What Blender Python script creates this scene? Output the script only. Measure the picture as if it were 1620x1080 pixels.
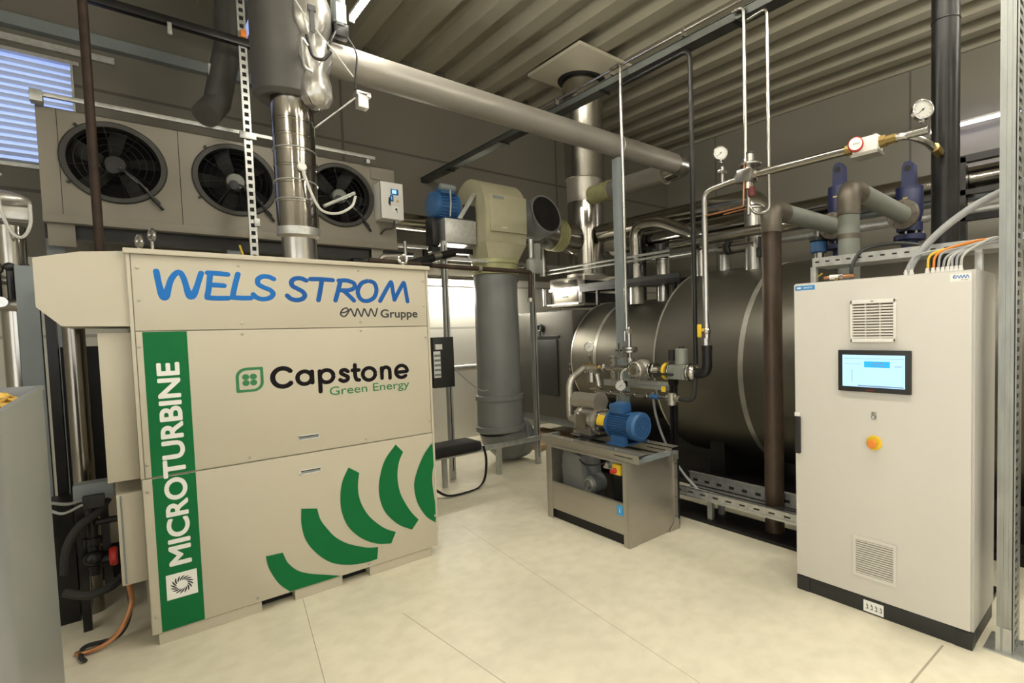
import bpy, bmesh, math, random
from math import sin, cos, pi, radians
from mathutils import Vector as V, Matrix, Euler
random.seed(7)
for o in list(bpy.data.objects): bpy.data.objects.remove(o)
S = bpy.context.scene
COL = S.collection

# ------------------------------------------------------------------ camera
FPX, CX, CY = 830.36, 968.48, 555.89          # focal length and principal point in px of the 1620x1080 frame
YAW, PITCH, ROLL, HC = .7567, -.0461, -.0265, 1.84
cam = bpy.data.cameras.new('camera'); co = bpy.data.objects.new('camera', cam); COL.objects.link(co)
cyw, syw, cp, sp = cos(YAW), sin(YAW), cos(PITCH), sin(PITCH)
fwd = V((syw*cp, cyw*cp, sp)); rt = V((cyw, -syw, 0)); up = rt.cross(fwd)
r2 = rt*cos(ROLL) + up*sin(ROLL); u2 = up*cos(ROLL) - rt*sin(ROLL)
M4 = Matrix((r2, u2, -fwd)).transposed().to_4x4(); M4.translation = V((0, 0, HC))
co.matrix_world = M4
cam.sensor_fit = 'HORIZONTAL'; cam.sensor_width = 36; cam.lens = 36*FPX/1620
cam.shift_x = (810-CX)/1620; cam.shift_y = (CY-540)/1620
cam.clip_start = .02
S.camera = co

# ------------------------------------------------------------------ world, exposure, lights
W = bpy.data.worlds.new('world'); S.world = W; W.use_nodes = True
W.node_tree.nodes['Background'].inputs[0].default_value = (.75, .85, 1, 1)
W.node_tree.nodes['Background'].inputs[1].default_value = .6
S.view_settings.view_transform = 'Standard'; S.view_settings.look = 'None'
S.view_settings.gamma = 1; S.view_settings.use_curve_mapping = False
S.view_settings.exposure = 0.9
TUBE = 85.0                                    # emission of the fluorescent tubes
def area(name, loc, rot, sx, sy, power, col):
    l = bpy.data.lights.new(name, 'AREA'); l.shape = 'RECTANGLE'; l.size = sx; l.size_y = sy
    l.energy = power; l.color = col
    o = bpy.data.objects.new(name, l); COL.objects.link(o); o.location = loc; o.rotation_euler = rot
    return o
area('daylight_window', (-1.5, -3.9, 2.2), (radians(90), 0, 0), 4.5, 2.6, 38, (.87, .93, 1))      # windows behind the photographer
area('daylight_gate', (-3.9, 0.5, 2.0), (radians(90), 0, radians(-90)), 4.0, 3.0, 30, (.93, .96, 1))

# ------------------------------------------------------------------ materials
def sr(r, g, b):
    f = lambda c: (c/255/12.92 if c/255 <= .04045 else ((c/255+.055)/1.055)**2.4)
    return (f(r), f(g), f(b), 1)
def mat(name, c, rough=.5, metal=0, var=.06, scale=6, rvar=.06, stretch=(1,1,1), bump=0, emit=None, es=0, spec=.5, detail=3):
    m = bpy.data.materials.new(name); m.use_nodes = True
    nt = m.node_tree; b = nt.nodes['Principled BSDF']
    b.inputs['Metallic'].default_value = metal; b.inputs['Roughness'].default_value = rough
    b.inputs['Base Color'].default_value = c
    b.inputs['Specular IOR Level'].default_value = spec
    if emit:
        b.inputs['Emission Color'].default_value = emit; b.inputs['Emission Strength'].default_value = es
        return m
    tc = nt.nodes.new('ShaderNodeTexCoord'); mp = nt.nodes.new('ShaderNodeMapping'); mp.inputs['Scale'].default_value = stretch
    nz = nt.nodes.new('ShaderNodeTexNoise'); nz.inputs['Scale'].default_value = scale; nz.inputs['Detail'].default_value = detail
    nt.links.new(tc.outputs['Object'], mp.inputs[0]); nt.links.new(mp.outputs[0], nz.inputs['Vector'])
    if var:
        r = nt.nodes.new('ShaderNodeValToRGB')
        r.color_ramp.elements[0].position = .3; r.color_ramp.elements[1].position = .7
        r.color_ramp.elements[0].color = tuple(x*(1-var) for x in c[:3])+(1,)
        r.color_ramp.elements[1].color = tuple(min(1, x*(1+var)) for x in c[:3])+(1,)
        nt.links.new(nz.outputs[0], r.inputs[0]); nt.links.new(r.outputs[0], b.inputs['Base Color'])
    if rvar:
        mr = nt.nodes.new('ShaderNodeMapRange'); mr.inputs[3].default_value = max(.02, rough-rvar); mr.inputs[4].default_value = min(1, rough+rvar)
        nt.links.new(nz.outputs[0], mr.inputs[0]); nt.links.new(mr.outputs[0], b.inputs['Roughness'])
    if bump:
        bp = nt.nodes.new('ShaderNodeBump'); bp.inputs['Strength'].default_value = bump; bp.inputs['Distance'].default_value = .01
        nt.links.new(nz.outputs[0], bp.inputs['Height']); nt.links.new(bp.outputs[0], b.inputs['Normal'])
    return m
CREAM = mat('cream_paint', (.52, .475, .375, 1), .45, var=.02, scale=2)
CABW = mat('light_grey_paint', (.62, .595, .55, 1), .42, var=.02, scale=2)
CABSHADE = mat('shaded_cabinet_paint', (.50, .485, .46, 1), .42, var=.02, scale=2)  # cabinet paint darkened, the side's shade is put into the colour
WHITE = mat('white_plastic', (.76, .74, .70, 1), .45, var=.02)
DARKSLOT = mat('dark_gap', (.012, .011, .01, 1), .8, var=.1)
BLACK = mat('black_plastic', (.016, .016, .016, 1), .45, var=.1)
RUBBER = mat('black_rubber', (.02, .019, .018, 1), .7, var=.1)
GREEN = mat('green_foil', (.006, .145, .042, 1), .5, var=.02, spec=.15)
GREEN2 = mat('green_lettering', (.045, .20, .085, 1), .5, var=.02, spec=.15)
BLUEL = mat('blue_lettering', (.014, .155, .50, 1), .5, var=.05, spec=.2)
GREYL = mat('dark_grey_lettering', (.05, .05, .06, 1), .5, var=.02, spec=.15)
BLACKL = mat('black_lettering', (.008, .006, .008, 1), .5, var=.02, spec=.12)
WHITEL = mat('white_lettering', (.82, .82, .78, 1), .4, var=.01)
STEEL = mat('stainless_steel', (.47, .455, .43, 1), .22, 1, var=.12, scale=5, rvar=.08)
BRUSHED = mat('brushed_steel', (.43, .405, .355, 1), .38, .75, var=.05, scale=3, stretch=(1, 1, 4), rvar=.08)
CLAD = mat('polished_cladding', (.40, .38, .345, 1), .17, 1, var=.12, scale=3, rvar=.07, bump=.15)
TANKM = mat('dark_tank_cladding', (.21, .197, .165, 1), .46, 1, var=.06, scale=2, rvar=.05)
BAND = mat('bright_band', (.62, .60, .54, 1), .33, .8, var=.12, scale=7)
GALV = mat('galvanised_steel', (.50, .51, .49, 1), .42, .8, var=.14, scale=22, rvar=.1, stretch=(1, 1, .2))
GALVB = mat('galvanised_rail', (.50, .50, .48, 1), .38, .7, var=.15, scale=20, rvar=.1)
GREYPAINT = mat('blue_grey_paint', (.20, .225, .235, 1), .5, var=.06)
PVC = mat('grey_plastic_duct', (.165, .17, .167, 1), .42, var=.08, scale=3)
GRP = mat('beige_plastic', (.36, .335, .225, 1), .5, var=.05)
CLAMP = mat('yellowish_collar', (.34, .33, .16, 1), .4, var=.2)
RUST = mat('rusty_steel', (.05, .03, .02, 1), .6, .3, var=.4, scale=7, rvar=.15)
BLACKST = mat('black_steel', (.022, .021, .021, 1), .35, .6, var=.25, scale=6, rvar=.12)
GREYPIPE = mat('grey_painted_pipe', (.20, .21, .185, 1), .42, var=.06)
ELBOW = mat('raw_steel_elbow', (.14, .12, .095, 1), .45, .5, var=.2)
BLUE = mat('blue_motor_paint', (.028, .10, .25, 1), .4, var=.08)
NAVY = mat('navy_valve_paint', (.004, .008, .055, 1), .5, var=.1)
COPPER = mat('copper', (.62, .30, .15, 1), .3, 1, var=.12)
BRASS = mat('brass', (.55, .40, .16, 1), .3, 1, var=.12)
YELLOW = mat('yellow_plastic', (.75, .50, .03, 1), .4, var=.05)
ORANGE = mat('orange_plastic', (.75, .23, .03, 1), .4, var=.05)
RED = mat('red_plastic', (.5, .03, .02, 1), .4, var=.05)
DUCTP = mat('grey_duct_cladding', (.30, .28, .25, 1), .4, .4, var=.05, scale=2)
WRAP = mat('dark_grey_insulation', (.085, .08, .074, 1), .5, .3, var=.15, scale=3, bump=.3)
FOIL = mat('silver_foil_insulation', (.56, .54, .51, 1), .32, .75, var=.2, scale=8, bump=.9)
CASING = mat('fan_casing_sheet', (.25, .225, .18, 1), .5, .15, var=.08, scale=2)
GUARD = mat('fan_ring', (.05, .048, .043, 1), .5, .3, var=.1)
BLADE = mat('fan_blade', (.018, .017, .015, 1), .5, .2, var=.1)
CABLEG = mat('grey_cable', (.34, .345, .35, 1), .5, var=.05)
CABLEW = mat('white_cable', (.55, .54, .50, 1), .5, var=.05)
BIN = mat('grey_bin_paint', (.30, .31, .315, 1), .38, .35, var=.03, scale=2)
CLOTH = mat('black_fabric', (.013, .012, .012, 1), .9, var=.2, bump=.4, scale=60)
BROWNSLAB = mat('brown_slab', (.42, .27, .14, 1), .8, var=.1)
TUBEM = mat('fluorescent_tube', (1, 1, 1, 1), emit=(1, .955, .82, 1), es=TUBE)
TUBEC = mat('cool_tube', (1, 1, 1, 1), emit=(.80, .78, 1, 1), es=9)
PANE = mat('daylight_pane', (.6, .7, 1, 1), emit=(.36, .48, .95, 1), es=.42)
SLAT = mat('blind_slat', (.72, .78, .85, 1), .5, var=.02)
SCREEN = mat('screen_light_blue', (.3, .6, .9, 1), emit=(.36, .62, .98, 1), es=.46)
SCREEND = mat('screen_blue_box', (.0, .3, .7, 1), emit=(.02, .30, .75, 1), es=.45)
SCREENG = mat('screen_grey_text', (.1, .1, .2, 1), emit=(.22, .36, .55, 1), es=.35)
STICKB = mat('blue_sticker', (.05, .25, .55, 1), .4, var=.02)
PANEWARM = mat('lit_pane', (1, 1, 1, 1), emit=(1, .93, .8, 1), es=1.5)

def floor_mat():
    m = mat('polished_concrete', (.79, .735, .585, 1), .42, var=.09, scale=1.3, rvar=.1, detail=8)
    nt = m.node_tree; b = nt.nodes['Principled BSDF']
    ramp = b.inputs['Base Color'].links[0].from_node
    tc = nt.nodes.new('ShaderNodeTexCoord')
    n2 = nt.nodes.new('ShaderNodeTexNoise'); n2.inputs['Scale'].default_value = 9; n2.inputs['Detail'].default_value = 10
    r2 = nt.nodes.new('ShaderNodeValToRGB'); r2.color_ramp.elements[0].position = .35; r2.color_ramp.elements[1].position = .6
    r2.color_ramp.elements[0].color = (.92, .915, .90, 1); r2.color_ramp.elements[1].color = (1, 1, 1, 1)
    nt.links.new(tc.outputs['Object'], n2.inputs['Vector']); nt.links.new(n2.outputs[0], r2.inputs[0])
    mx = nt.nodes.new('ShaderNodeMix'); mx.data_type = 'RGBA'; mx.blend_type = 'MULTIPLY'; mx.inputs[0].default_value = 1
    nt.links.new(ramp.outputs[0], mx.inputs[6]); nt.links.new(r2.outputs[0], mx.inputs[7])
    nt.links.new(mx.outputs[2], b.inputs['Base Color'])
    return m
FLOORM = floor_mat()
JOINT = mat('floor_joint', (.40, .35, .27, 1), .8, var=.1)
CEILM = mat('ceiling_deck_paint', (.29, .265, .20, 1), .5, var=.04, scale=1)
def wall_mat(name, c, zs, xs=None, axis='X', jc=.45):
    m = mat(name, c, .55, var=.03, scale=.8)
    nt = m.node_tree; b = nt.nodes['Principled BSDF']; ramp = b.inputs['Base Color'].links[0].from_node
    tc = nt.nodes.new('ShaderNodeTexCoord'); sx = nt.nodes.new('ShaderNodeSeparateXYZ'); nt.links.new(tc.outputs['Object'], sx.inputs[0])
    prev = None
    for out, vals in ((sx.outputs['Z'], zs), (sx.outputs[axis], xs or [])):
        for v in vals:
            c1 = nt.nodes.new('ShaderNodeMath'); c1.operation = 'COMPARE'; c1.inputs[1].default_value = v; c1.inputs[2].default_value = .018
            nt.links.new(out, c1.inputs[0])
            if prev:
                a = nt.nodes.new('ShaderNodeMath'); a.operation = 'MAXIMUM'; nt.links.new(prev, a.inputs[0]); nt.links.new(c1.outputs[0], a.inputs[1]); prev = a.outputs[0]
            else: prev = c1.outputs[0]
    mx = nt.nodes.new('ShaderNodeMix'); mx.data_type = 'RGBA'
    nt.links.new(prev, mx.inputs[0]); nt.links.new(ramp.outputs[0], mx.inputs[6]); mx.inputs[7].default_value = tuple(x*jc for x in c[:3])+(1,)
    nt.links.new(mx.outputs[2], b.inputs['Base Color'])
    return m

# ------------------------------------------------------------------ mesh helpers
class MB:
    def __init__(s, m=None): s.bm = bmesh.new(); s.mats = []; s.cur = 0; (m is not None) and s.use(m)
    def use(s, m):
        if m not in s.mats: s.mats.append(m)
        s.cur = s.mats.index(m); return s
    def _f(s, vs):
        try:
            f = s.bm.faces.new(vs); f.material_index = s.cur; return f
        except ValueError: return None
    def box(s, a, b, bev=0):
        a, b = V(a), V(b); lo = V(map(min, a, b)); hi = V(map(max, a, b))
        return s.obox((lo+hi)/2, hi-lo, None, bev)
    def obox(s, c, size, rot=None, bev=0):
        c = V(c); h = V(size)/2; R = rot.to_matrix() if rot else Matrix.Identity(3)
        vs = [s.bm.verts.new(c + R @ V((x*h.x, y*h.y, z*h.z))) for x in (-1, 1) for y in (-1, 1) for z in (-1, 1)]
        fs = [s._f([vs[i] for i in q]) for q in ((0,1,3,2),(4,6,7,5),(0,4,5,1),(2,3,7,6),(0,2,6,4),(1,5,7,3))]
        if bev:
            es = {e for f in fs for e in f.edges}
            r = bmesh.ops.bevel(s.bm, geom=list(es), offset=bev, segments=2, profile=.6, affect='EDGES')
            for f in r['faces']: f.material_index = s.cur
        return s
    def frame(s, d):
        d = V(d).normalized(); a = V((0, 0, 1)) if abs(d.z) < .9 else V((1, 0, 0))
        u = d.cross(a).normalized(); return d, u, d.cross(u)
    def lathe(s, prof, o, d, seg=24, closed=False):
        """prof: list of (radius, height along d)"""
        o = V(o); d, u, w = s.frame(d); rings = []
        for r, h in prof:
            if r < 1e-6: rings.append([s.bm.verts.new(o+d*h)])
            else: rings.append([s.bm.verts.new(o+d*h+(u*cos(2*pi*i/seg)+w*sin(2*pi*i/seg))*r) for i in range(seg)])
        prs = list(zip(rings, rings[1:])) + ([(rings[-1], rings[0])] if closed else [])
        for A, B in prs:
            for i in range(seg):
                j = (i+1) % seg
                if len(A) == 1 and len(B) == 1: continue
                if len(A) == 1: s._f([A[0], B[j], B[i]])
                elif len(B) == 1: s._f([A[i], A[j], B[0]])
                else: s._f([A[i], A[j], B[j], B[i]])
        return s
    def cyl(s, p0, p1, r, r2=None, seg=24, caps=True):
        p0, p1 = V(p0), V(p1); L = (p1-p0).length; r2 = r if r2 is None else r2
        return s.lathe(([(0, 0)] if caps else [])+[(r, 0), (r2, L)]+([(0, L)] if caps else []), p0, p1-p0, seg)
    def rcyl(s, p0, p1, r, b=.01, seg=28):
        p0, p1 = V(p0), V(p1); L = (p1-p0).length
        return s.lathe([(0, 0), (r-b, 0), (r, b), (r, L-b), (r-b, L), (0, L)], p0, p1-p0, seg)
    def ring(s, o, d, R, r, seg=36, n=8):
        return s.lathe([(R+r*cos(2*pi*i/n), r*sin(2*pi*i/n)) for i in range(n)], o, d, seg, closed=True)
    def tube(s, path, r, seg=12, caps=True, radii=None, flat=None):
        P = [V(p) for p in path]; n = len(P)
        T = [((P[min(i+1, n-1)]-P[i]).normalized() + (P[i]-P[max(i-1, 0)]).normalized()).normalized() for i in range(n)]
        _, u, w = s.frame(T[0]); rings = []
        for i in range(n):
            t = T[i]; u = (u - t*u.dot(t)).normalized(); w = t.cross(u)
            rr = radii[i] if radii else r
            if i and i < n-1:
                c = max(.35, T[i].dot((P[i+1]-P[i]).normalized()))
            rings.append([s.bm.verts.new(P[i]+(u*cos(2*pi*k/seg)+w*sin(2*pi*k/seg)*(flat or 1))*rr) for k in range(seg)])
        for A, B in zip(rings, rings[1:]):
            for k in range(seg):
                j = (k+1) % seg; s._f([A[k], A[j], B[j], B[k]])
        if caps: s._f(rings[0][::-1]); s._f(rings[-1])
        return s
    def sphere(s, c, r, sc=(1,1,1), seg=20, n=12):
        c = V(c); rings = []
        for i in range(n+1):
            a = pi*i/n
            if i in (0, n): rings.append([s.bm.verts.new(c+V((0, 0, r*cos(a)*sc[2])))])
            else: rings.append([s.bm.verts.new(c+V((r*sin(a)*cos(2*pi*k/seg)*sc[0], r*sin(a)*sin(2*pi*k/seg)*sc[1], r*cos(a)*sc[2]))) for k in range(seg)])
        for A, B in zip(rings, rings[1:]):
            for k in range(seg):
                j = (k+1) % seg
                if len(A) == 1: s._f([A[0], B[k], B[j]])
                elif len(B) == 1: s._f([A[j], A[k], B[0]])
                else: s._f([A[k], B[k], B[j], A[j]])
        return s
    def prism(s, poly, F, w0, w1):
        A = [s.bm.verts.new(F(x, y, w0)) for x, y in poly]; B = [s.bm.verts.new(F(x, y, w1)) for x, y in poly]
        s._f(A[::-1]); s._f(B); n = len(A)
        for i in range(n): s._f([A[i], A[(i+1) % n], B[(i+1) % n], B[i]])
        return s
    def ribbon(s, pts, wd, F, w0, w1, caps=True, seg=12):
        """painted stroke: a low rounded ridge with round ends"""
        n = len(pts); hw = [(wd[i] if isinstance(wd, list) else wd)/2 for i in range(n)]
        P = [F(x, y, 0) for x, y in pts]; N = (F(0, 0, 1)-F(0, 0, 0)).normalized()
        T = [(P[min(i+1, n-1)]-P[max(i-1, 0)]).normalized() for i in range(n)]
        seq = [(P[i], T[i], hw[i]) for i in range(n)]
        if caps and (P[0]-P[-1]).length > 1e-4:
            ang = [radians(a) for a in (78, 55, 30)]
            seq = [(P[0]-T[0]*hw[0]*sin(a), T[0], hw[0]*cos(a)) for a in ang] + seq + [(P[-1]+T[-1]*hw[-1]*sin(a), T[-1], hw[-1]*cos(a)) for a in ang[::-1]]
        rings = []
        for p, t, h in seq:
            b = N.cross(t); rings.append([s.bm.verts.new(p + b*h*cos(pi*k/(seg-1)) + N*w1*(sin(pi*k/(seg-1))**.5)*(.35+.65*min(1, h/(max(hw)+1e-9)))) for k in range(seg)])
        for A, B in zip(rings, rings[1:]):
            for k in range(seg-1): s._f([A[k], A[k+1], B[k+1], B[k]])
        return s
    def text(s, body, box, F, w, bold=0.0, rot=False):
        """text as thin raised letters fitted in box (u0,v0,u1,v1); rot: reads upward"""
        cu = bpy.data.curves.new('t', 'FONT'); cu.body = body; cu.size = 1; cu.extrude = 0; cu.resolution_u = 6
        o = bpy.data.objects.new('t', cu); COL.objects.link(o)
        dg = bpy.context.evaluated_depsgraph_get(); dg.update()
        me = bpy.data.meshes.new_from_object(o.evaluated_get(dg))
        co_ = [v.co.copy() for v in me.vertices]
        x0 = min(c.x for c in co_); x1 = max(c.x for c in co_); y0 = min(c.y for c in co_); y1 = max(c.y for c in co_)
        offs = [(0, 0)] + ([(bold*cos(2*pi*k/8), bold*sin(2*pi*k/8)) for k in range(8)] if bold else [])
        x0 -= bold; x1 += bold; y0 -= bold; y1 += bold
        for k, (ox, oy) in enumerate(offs):
            vs = []; wk = w + .00008*k
            for c in co_:
                a = (c.x+ox-x0)/(x1-x0); b = (c.y+oy-y0)/(y1-y0)
                if rot: p = F(box[2]+(box[0]-box[2])*b, box[1]+(box[3]-box[1])*a, wk)
                else: p = F(box[0]+(box[2]-box[0])*a, box[1]+(box[3]-box[1])*b, wk)
                vs.append(s.bm.verts.new(p))
            for p in me.polygons: s._f([vs[i] for i in p.vertices])
        bpy.data.objects.remove(o); bpy.data.curves.remove(cu); bpy.data.meshes.remove(me)
        return s
    def build(s, name, org=(0,0,0), smooth=35, norm=True):
        if norm: bmesh.ops.recalc_face_normals(s.bm, faces=s.bm.faces[:])
        me = bpy.data.meshes.new(name); org = V(org)
        for v in s.bm.verts: v.co -= org
        s.bm.to_mesh(me); s.bm.free()
        for m in s.mats: me.materials.append(m)
        for p in me.polygons: p.use_smooth = True
        me.set_sharp_from_angle(angle=radians(smooth))
        o = bpy.data.objects.new(name, me); COL.objects.link(o); return o

def fillet(pts, rad, n=6):
    P = [V(p) for p in pts]; out = [P[0]]
    for i in range(1, len(P)-1):
        a = (P[i-1]-P[i]); b = (P[i+1]-P[i]); r = min(rad, a.length*.49, b.length*.49)
        a.normalize(); b.normalize(); p0 = P[i]+a*r; p1 = P[i]+b*r
        for k in range(n+1):
            t = k/n; out.append(p0*(1-t)**2 + P[i]*2*t*(1-t) + p1*t*t)
    out.append(P[-1]); return out
def spline(pts, n=8):
    P = [V(p) for p in pts]; P = [P[0]*2-P[1]]+P+[P[-1]*2-P[-2]]; out = []
    for i in range(1, len(P)-2):
        for k in range(n):
            t = k/n; a, b, c, d = P[i-1], P[i], P[i+1], P[i+2]
            out.append(.5*((2*b)+(c-a)*t+(2*a-5*b+4*c-d)*t*t+(3*b-a-3*c+d)*t**3))
    out.append(P[-2]); return out
def spline2(pts, n=8): return [(p.x, p.y) for p in spline([(x, y, 0) for x, y in pts], n)]

class Thing:
    def __init__(s, name, label, cat, loc, group=None):
        s.loc = V(loc); o = bpy.data.objects.new(name, None); COL.objects.link(o); o.location = s.loc; o.empty_display_size = .1
        o['label'] = label; o['category'] = cat
        if group: o['group'] = group
        s.o = o
    def part(s, name, mb, parent=None, label=None, smooth=35, norm=True):
        p = mb.build(name, s.loc, smooth, norm); p.parent = parent or s.o
        if label: p['label'] = label
        return p
def single(name, mb, label, cat, group=None, org=None, smooth=35):
    if org is None:
        vs = [v.co for v in mb.bm.verts]
        org = (sum(v.x for v in vs)/len(vs), sum(v.y for v in vs)/len(vs), min(v.z for v in vs))
    o = mb.build(name, org, smooth); o.location = org; o['label'] = label; o['category'] = cat
    if group: o['group'] = group
    return o
def struct(name, mb, parent=None, smooth=35, norm=True):
    o = mb.build(name, (0, 0, 0), smooth, norm); o.parent = parent
    if not parent: o['kind'] = 'structure'
    return o

# ================================================================== the setting
XL, XR, YF, YB, ZC = -4.0, 9.8, -4.0, 8.3, 5.95
b = MB(FLOORM); b.box((XL, YF, -.1), (XR, YB, 0)); fl = struct('floor', b)
b = MB(JOINT)
for p, q, w in (((3.30, .843), (2.3, .89), .012), ((2.3, .89), (-4, 1.2), .012), ((.86, 4.13), (.60, 2.2), .004), ((1.28, 3.43), (1.40, 2.2), .004), ((2.3, 4.6), (2.05, 1.0), .003)):
    p, q = V((*p, 0)), V((*q, 0)); d = (q-p).normalized(); n = V((-d.y, d.x, 0))*w/2
    vs = [b.bm.verts.new(x+V((0, 0, .0008))) for x in (p-n, q-n, q+n, p+n)]; b._f(vs)
struct('floor_joint', b, fl)
WALLU = wall_mat('wall_panel_paint', (.155, .142, .112, 1), [3.45, 4.65], [2.55, 6.45, -1.5], 'X', .5)
WALLR = wall_mat('wall_panel_side', (.20, .185, .15, 1), [3.45], [-1, 3.0, 6.9], 'Y', .55)
WALLF = mat('wall_front_paint', (.62, .60, .54, 1), .6, var=.03)
WALLLIT = wall_mat('lamplit_wall_panel', (.62, .60, .54, 1), [1.9, 2.62], [2.55, 6.45, -1.5], 'X', .6)  # lower wall whitened, brightness from the wall lamp put into its colour
b = MB(WALLU)
wx0, wx1, wz0, wz1 = -3.4, -.19, 3.72, 4.90                       # louvred window in the back wall
b.box((XL, YB, 2.75), (wx0, YB+.2, 6.15)); b.box((wx1, YB, 2.75), (XR+.2, YB+.2, 6.15))
b.box((wx0, YB, 2.75), (wx1, YB+.2, wz0)); b.box((wx0, YB, wz1), (wx1, YB+.2, 6.15)); b.use(WALLLIT).box((XL, YB, 0), (XR+.2, YB+.2, 2.75)); struct('wall_back', b)
b = MB(WALLR); b.box((XR, YF, 0), (XR+.2, YB, 6.15)); struct('wall_right', b)
b = MB(WALLF); b.box((XL, YF-.2, 0), (XR, YF, 6.15)); struct('wall_front', b)
b = MB(WALLF); b.box((XL-.2, YF, 0), (XL, YB, 6.15)); struct('wall_left', b)
# corrugated roof deck, ribs along Y
b = MB(CEILM); prof = []; x = XL
while x < XR+.4:
    prof += [(x, ZC), (x+.20, ZC), (x+.265, ZC+.16), (x+.485, ZC+.16)]; x += .55
A = [b.bm.verts.new((px, YF, pz)) for px, pz in prof]; B = [b.bm.verts.new((px, YB+.1, pz)) for px, pz in prof]
for i in range(len(A)-1): b._f([A[i], B[i], B[i+1], A[i+1]])
b.box((XL, YF, ZC+.2), (XR+.2, YB, ZC+.3)); struct('ceiling', b, smooth=20, norm=False)
# upper trim strip and rail along the back wall
b = MB(GALVB); b.box((-3.6, YB-.05, 4.96), (.15, YB, 5.03)); struct('trim_1', b)
b = MB(GREYPAINT); b.box((-3.6, YB-.12, 5.10), (1.6, YB, 5.22)); struct('trim_2', b)
# louvred window
b = MB(PANE); b.box((wx0, YB+.12, wz0), (wx1, YB+.14, wz1)); w1 = struct('window_1', b)
b = MB(GALVB); b.box((wx0, YB-.03, wz1-.04), (wx1+.05, YB+.05, wz1)); b.box((wx0, YB-.03, wz0-.04), (wx1, YB+.05, wz0)); b.box((wx1-.02, YB-.02, wz0), (wx1, YB+.1, wz1)); struct('window_frame', b, w1)
b = MB(SLAT); z = wz0+.03
while z < wz1-.06:
    b.obox(((wx0+wx1)/2, YB+.06, z), (wx1-wx0, .05, .006), Euler((radians(-35), 0, 0))); z += .075
struct('window_slats', b, w1)
# narrow roof light strip high on the left
b = MB(PANE); b.box((1.27, 6.9, 5.50), (1.36, 7.95, 5.51)); w2 = struct('window_2', b)
b = MB(GREYPAINT); b.box((1.12, 6.8, 5.42), (1.27, 8.0, ZC+.02)); b.box((1.36, 6.8, 5.48), (1.40, 8.0, ZC+.02)); b.box((1.27, 6.8, 5.5), (1.36, 6.9, ZC)); struct('window_frame', b, w2)

# ================================================================== lamps
def batten(label, c, L, axis='Y', tube=TUBEM, group=None, rod=True):
    c = V(c); d = V((0, 1, 0)) if axis == 'Y' else V((1, 0, 0)); n = V((1, 0, 0)) if axis == 'Y' else V((0, 1, 0))
    t = Thing('batten_light', label, 'lamp', c, group)
    h = d*L/2+n*.022; b = MB(WHITE); b.box(c-h+V((0, 0, .024)), c+h+V((0, 0, .055)), .004); body = t.part('lamp_housing', b)
    b = MB(tube); b.rcyl(c-d*(L/2-.02), c+d*(L/2-.02), .02, .004, 14); t.part('fluorescent_tube', b)
    for s in (-1, 1):
        b = MB(WHITE); e = c+d*s*(L/2-.01); b.box(e-n*.022-d*.01-V((0, 0, .022)), e+n*.022+d*.01+V((0, 0, .03))); t.part('lamp_holder', b)
        if rod:
            b = MB(GALV); e = c+d*s*L*.35; b.cyl(e+V((0, 0, .055)), (e.x, e.y, ZC+.16), .006, seg=8); t.part('hanging_rod', b)
    return t
GRL = 'ceiling battens over the plant room'
batten('bright fluorescent batten under the roof deck above the grey horizontal duct', (1.74, 4.5, 4.75), 1.5, group=None)
for y in (2.7, .9, -.8, -2.6):
    batten('unseen fluorescent batten added overhead to brighten the floor', (1.80, y, 5.0), 1.5, group=GRL)
for x, y in ((-2.2, 1.4), (-2.2, -1.8), (5.6, -1.4), (5.6, -3.0)):
    batten('unseen fluorescent batten added overhead to brighten the floor', (x, y, 5.0), 1.5, group=GRL)
batten('cool white light tube high on the far right wall beside the tall black column pipe', (9.40, 1.75, 4.74), 1.7, tube=TUBEC, rod=True)
lw = batten('bright fluorescent batten low on the back wall between microturbine and grey plastic duct', (4.3, 8.16, 2.54), 1.9, 'X', rod=False)
for x in (3.5, 5.1):
    b = MB(GALV); b.box((x, 8.15, 2.57), (x+.03, 8.3, 2.59)); lw.part('wall_bracket', b)
batten('bright batten on the right wall behind the black pipe frame', (9.778, 1.7, 3.95), 1.6, rod=False)
for x, y in ((3.6, .7), (3.6, -1.2), (4.7, -.2)):  # unseen battens added out of frame for more light on the floor
    batten('unseen fluorescent batten added overhead to brighten the floor', (x, y, 5.0), 1.5, group=GRL)

# ================================================================== green and white microturbine
TF = lambda u, v, w: V((u, 4.13-w, v))
t = Thing('microturbine', 'large cream microturbine cabinet with a vertical green stripe and blue lettering on its front', 'generator', (.95, 5.3, 0))
b = MB(CREAM); b.box((.07, 4.15, .07), (1.86, 6.6, 2.345)); b.box((.055, 4.10, 2.34), (1.87, 6.6, 2.37), .004)
b.box((.066, 4.125, 1.02), (.083, 4.2, 2.34), .002); b.box((1.845, 4.125, .2), (1.862, 4.2, 2.34), .002); cas = t.part('casing', b)
b = MB(CREAM); b.box((.086, 4.13, 1.893), (1.842, 4.16, 2.338), .002); top = t.part('top_panel', b)
b = MB(CREAM); b.box((.086, 4.13, 1.022), (1.842, 4.16, 1.887), .002); upd = t.part('upper_door', b)
b = MB(CREAM); b.box((.072, 4.13, .075), (1.855, 4.16, 1.014), .002); lod = t.part('lower_door', b)
for z, par in ((1.129, upd), (.888, lod)):
    b = MB(WHITE); F = TF
    for q in ((.883, z-.016, 1.018, z-.011), (.883, z+.011, 1.018, z+.016), (.883, z-.016, .889, z+.016), (1.012, z-.016, 1.018, z+.016)):
        b.box(TF(q[0], q[1], -.004), TF(q[2], q[3], .004))
    b.use(GREYPAINT).box(TF(.889, z-.011, -.006), TF(1.012, z+.004, .001)); b.use(DARKSLOT).box(TF(.889, z+.003, -.006), TF(1.012, z+.011, .0005))
    t.part('flush_handle', b, par)
b = MB(CREAM)
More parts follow.
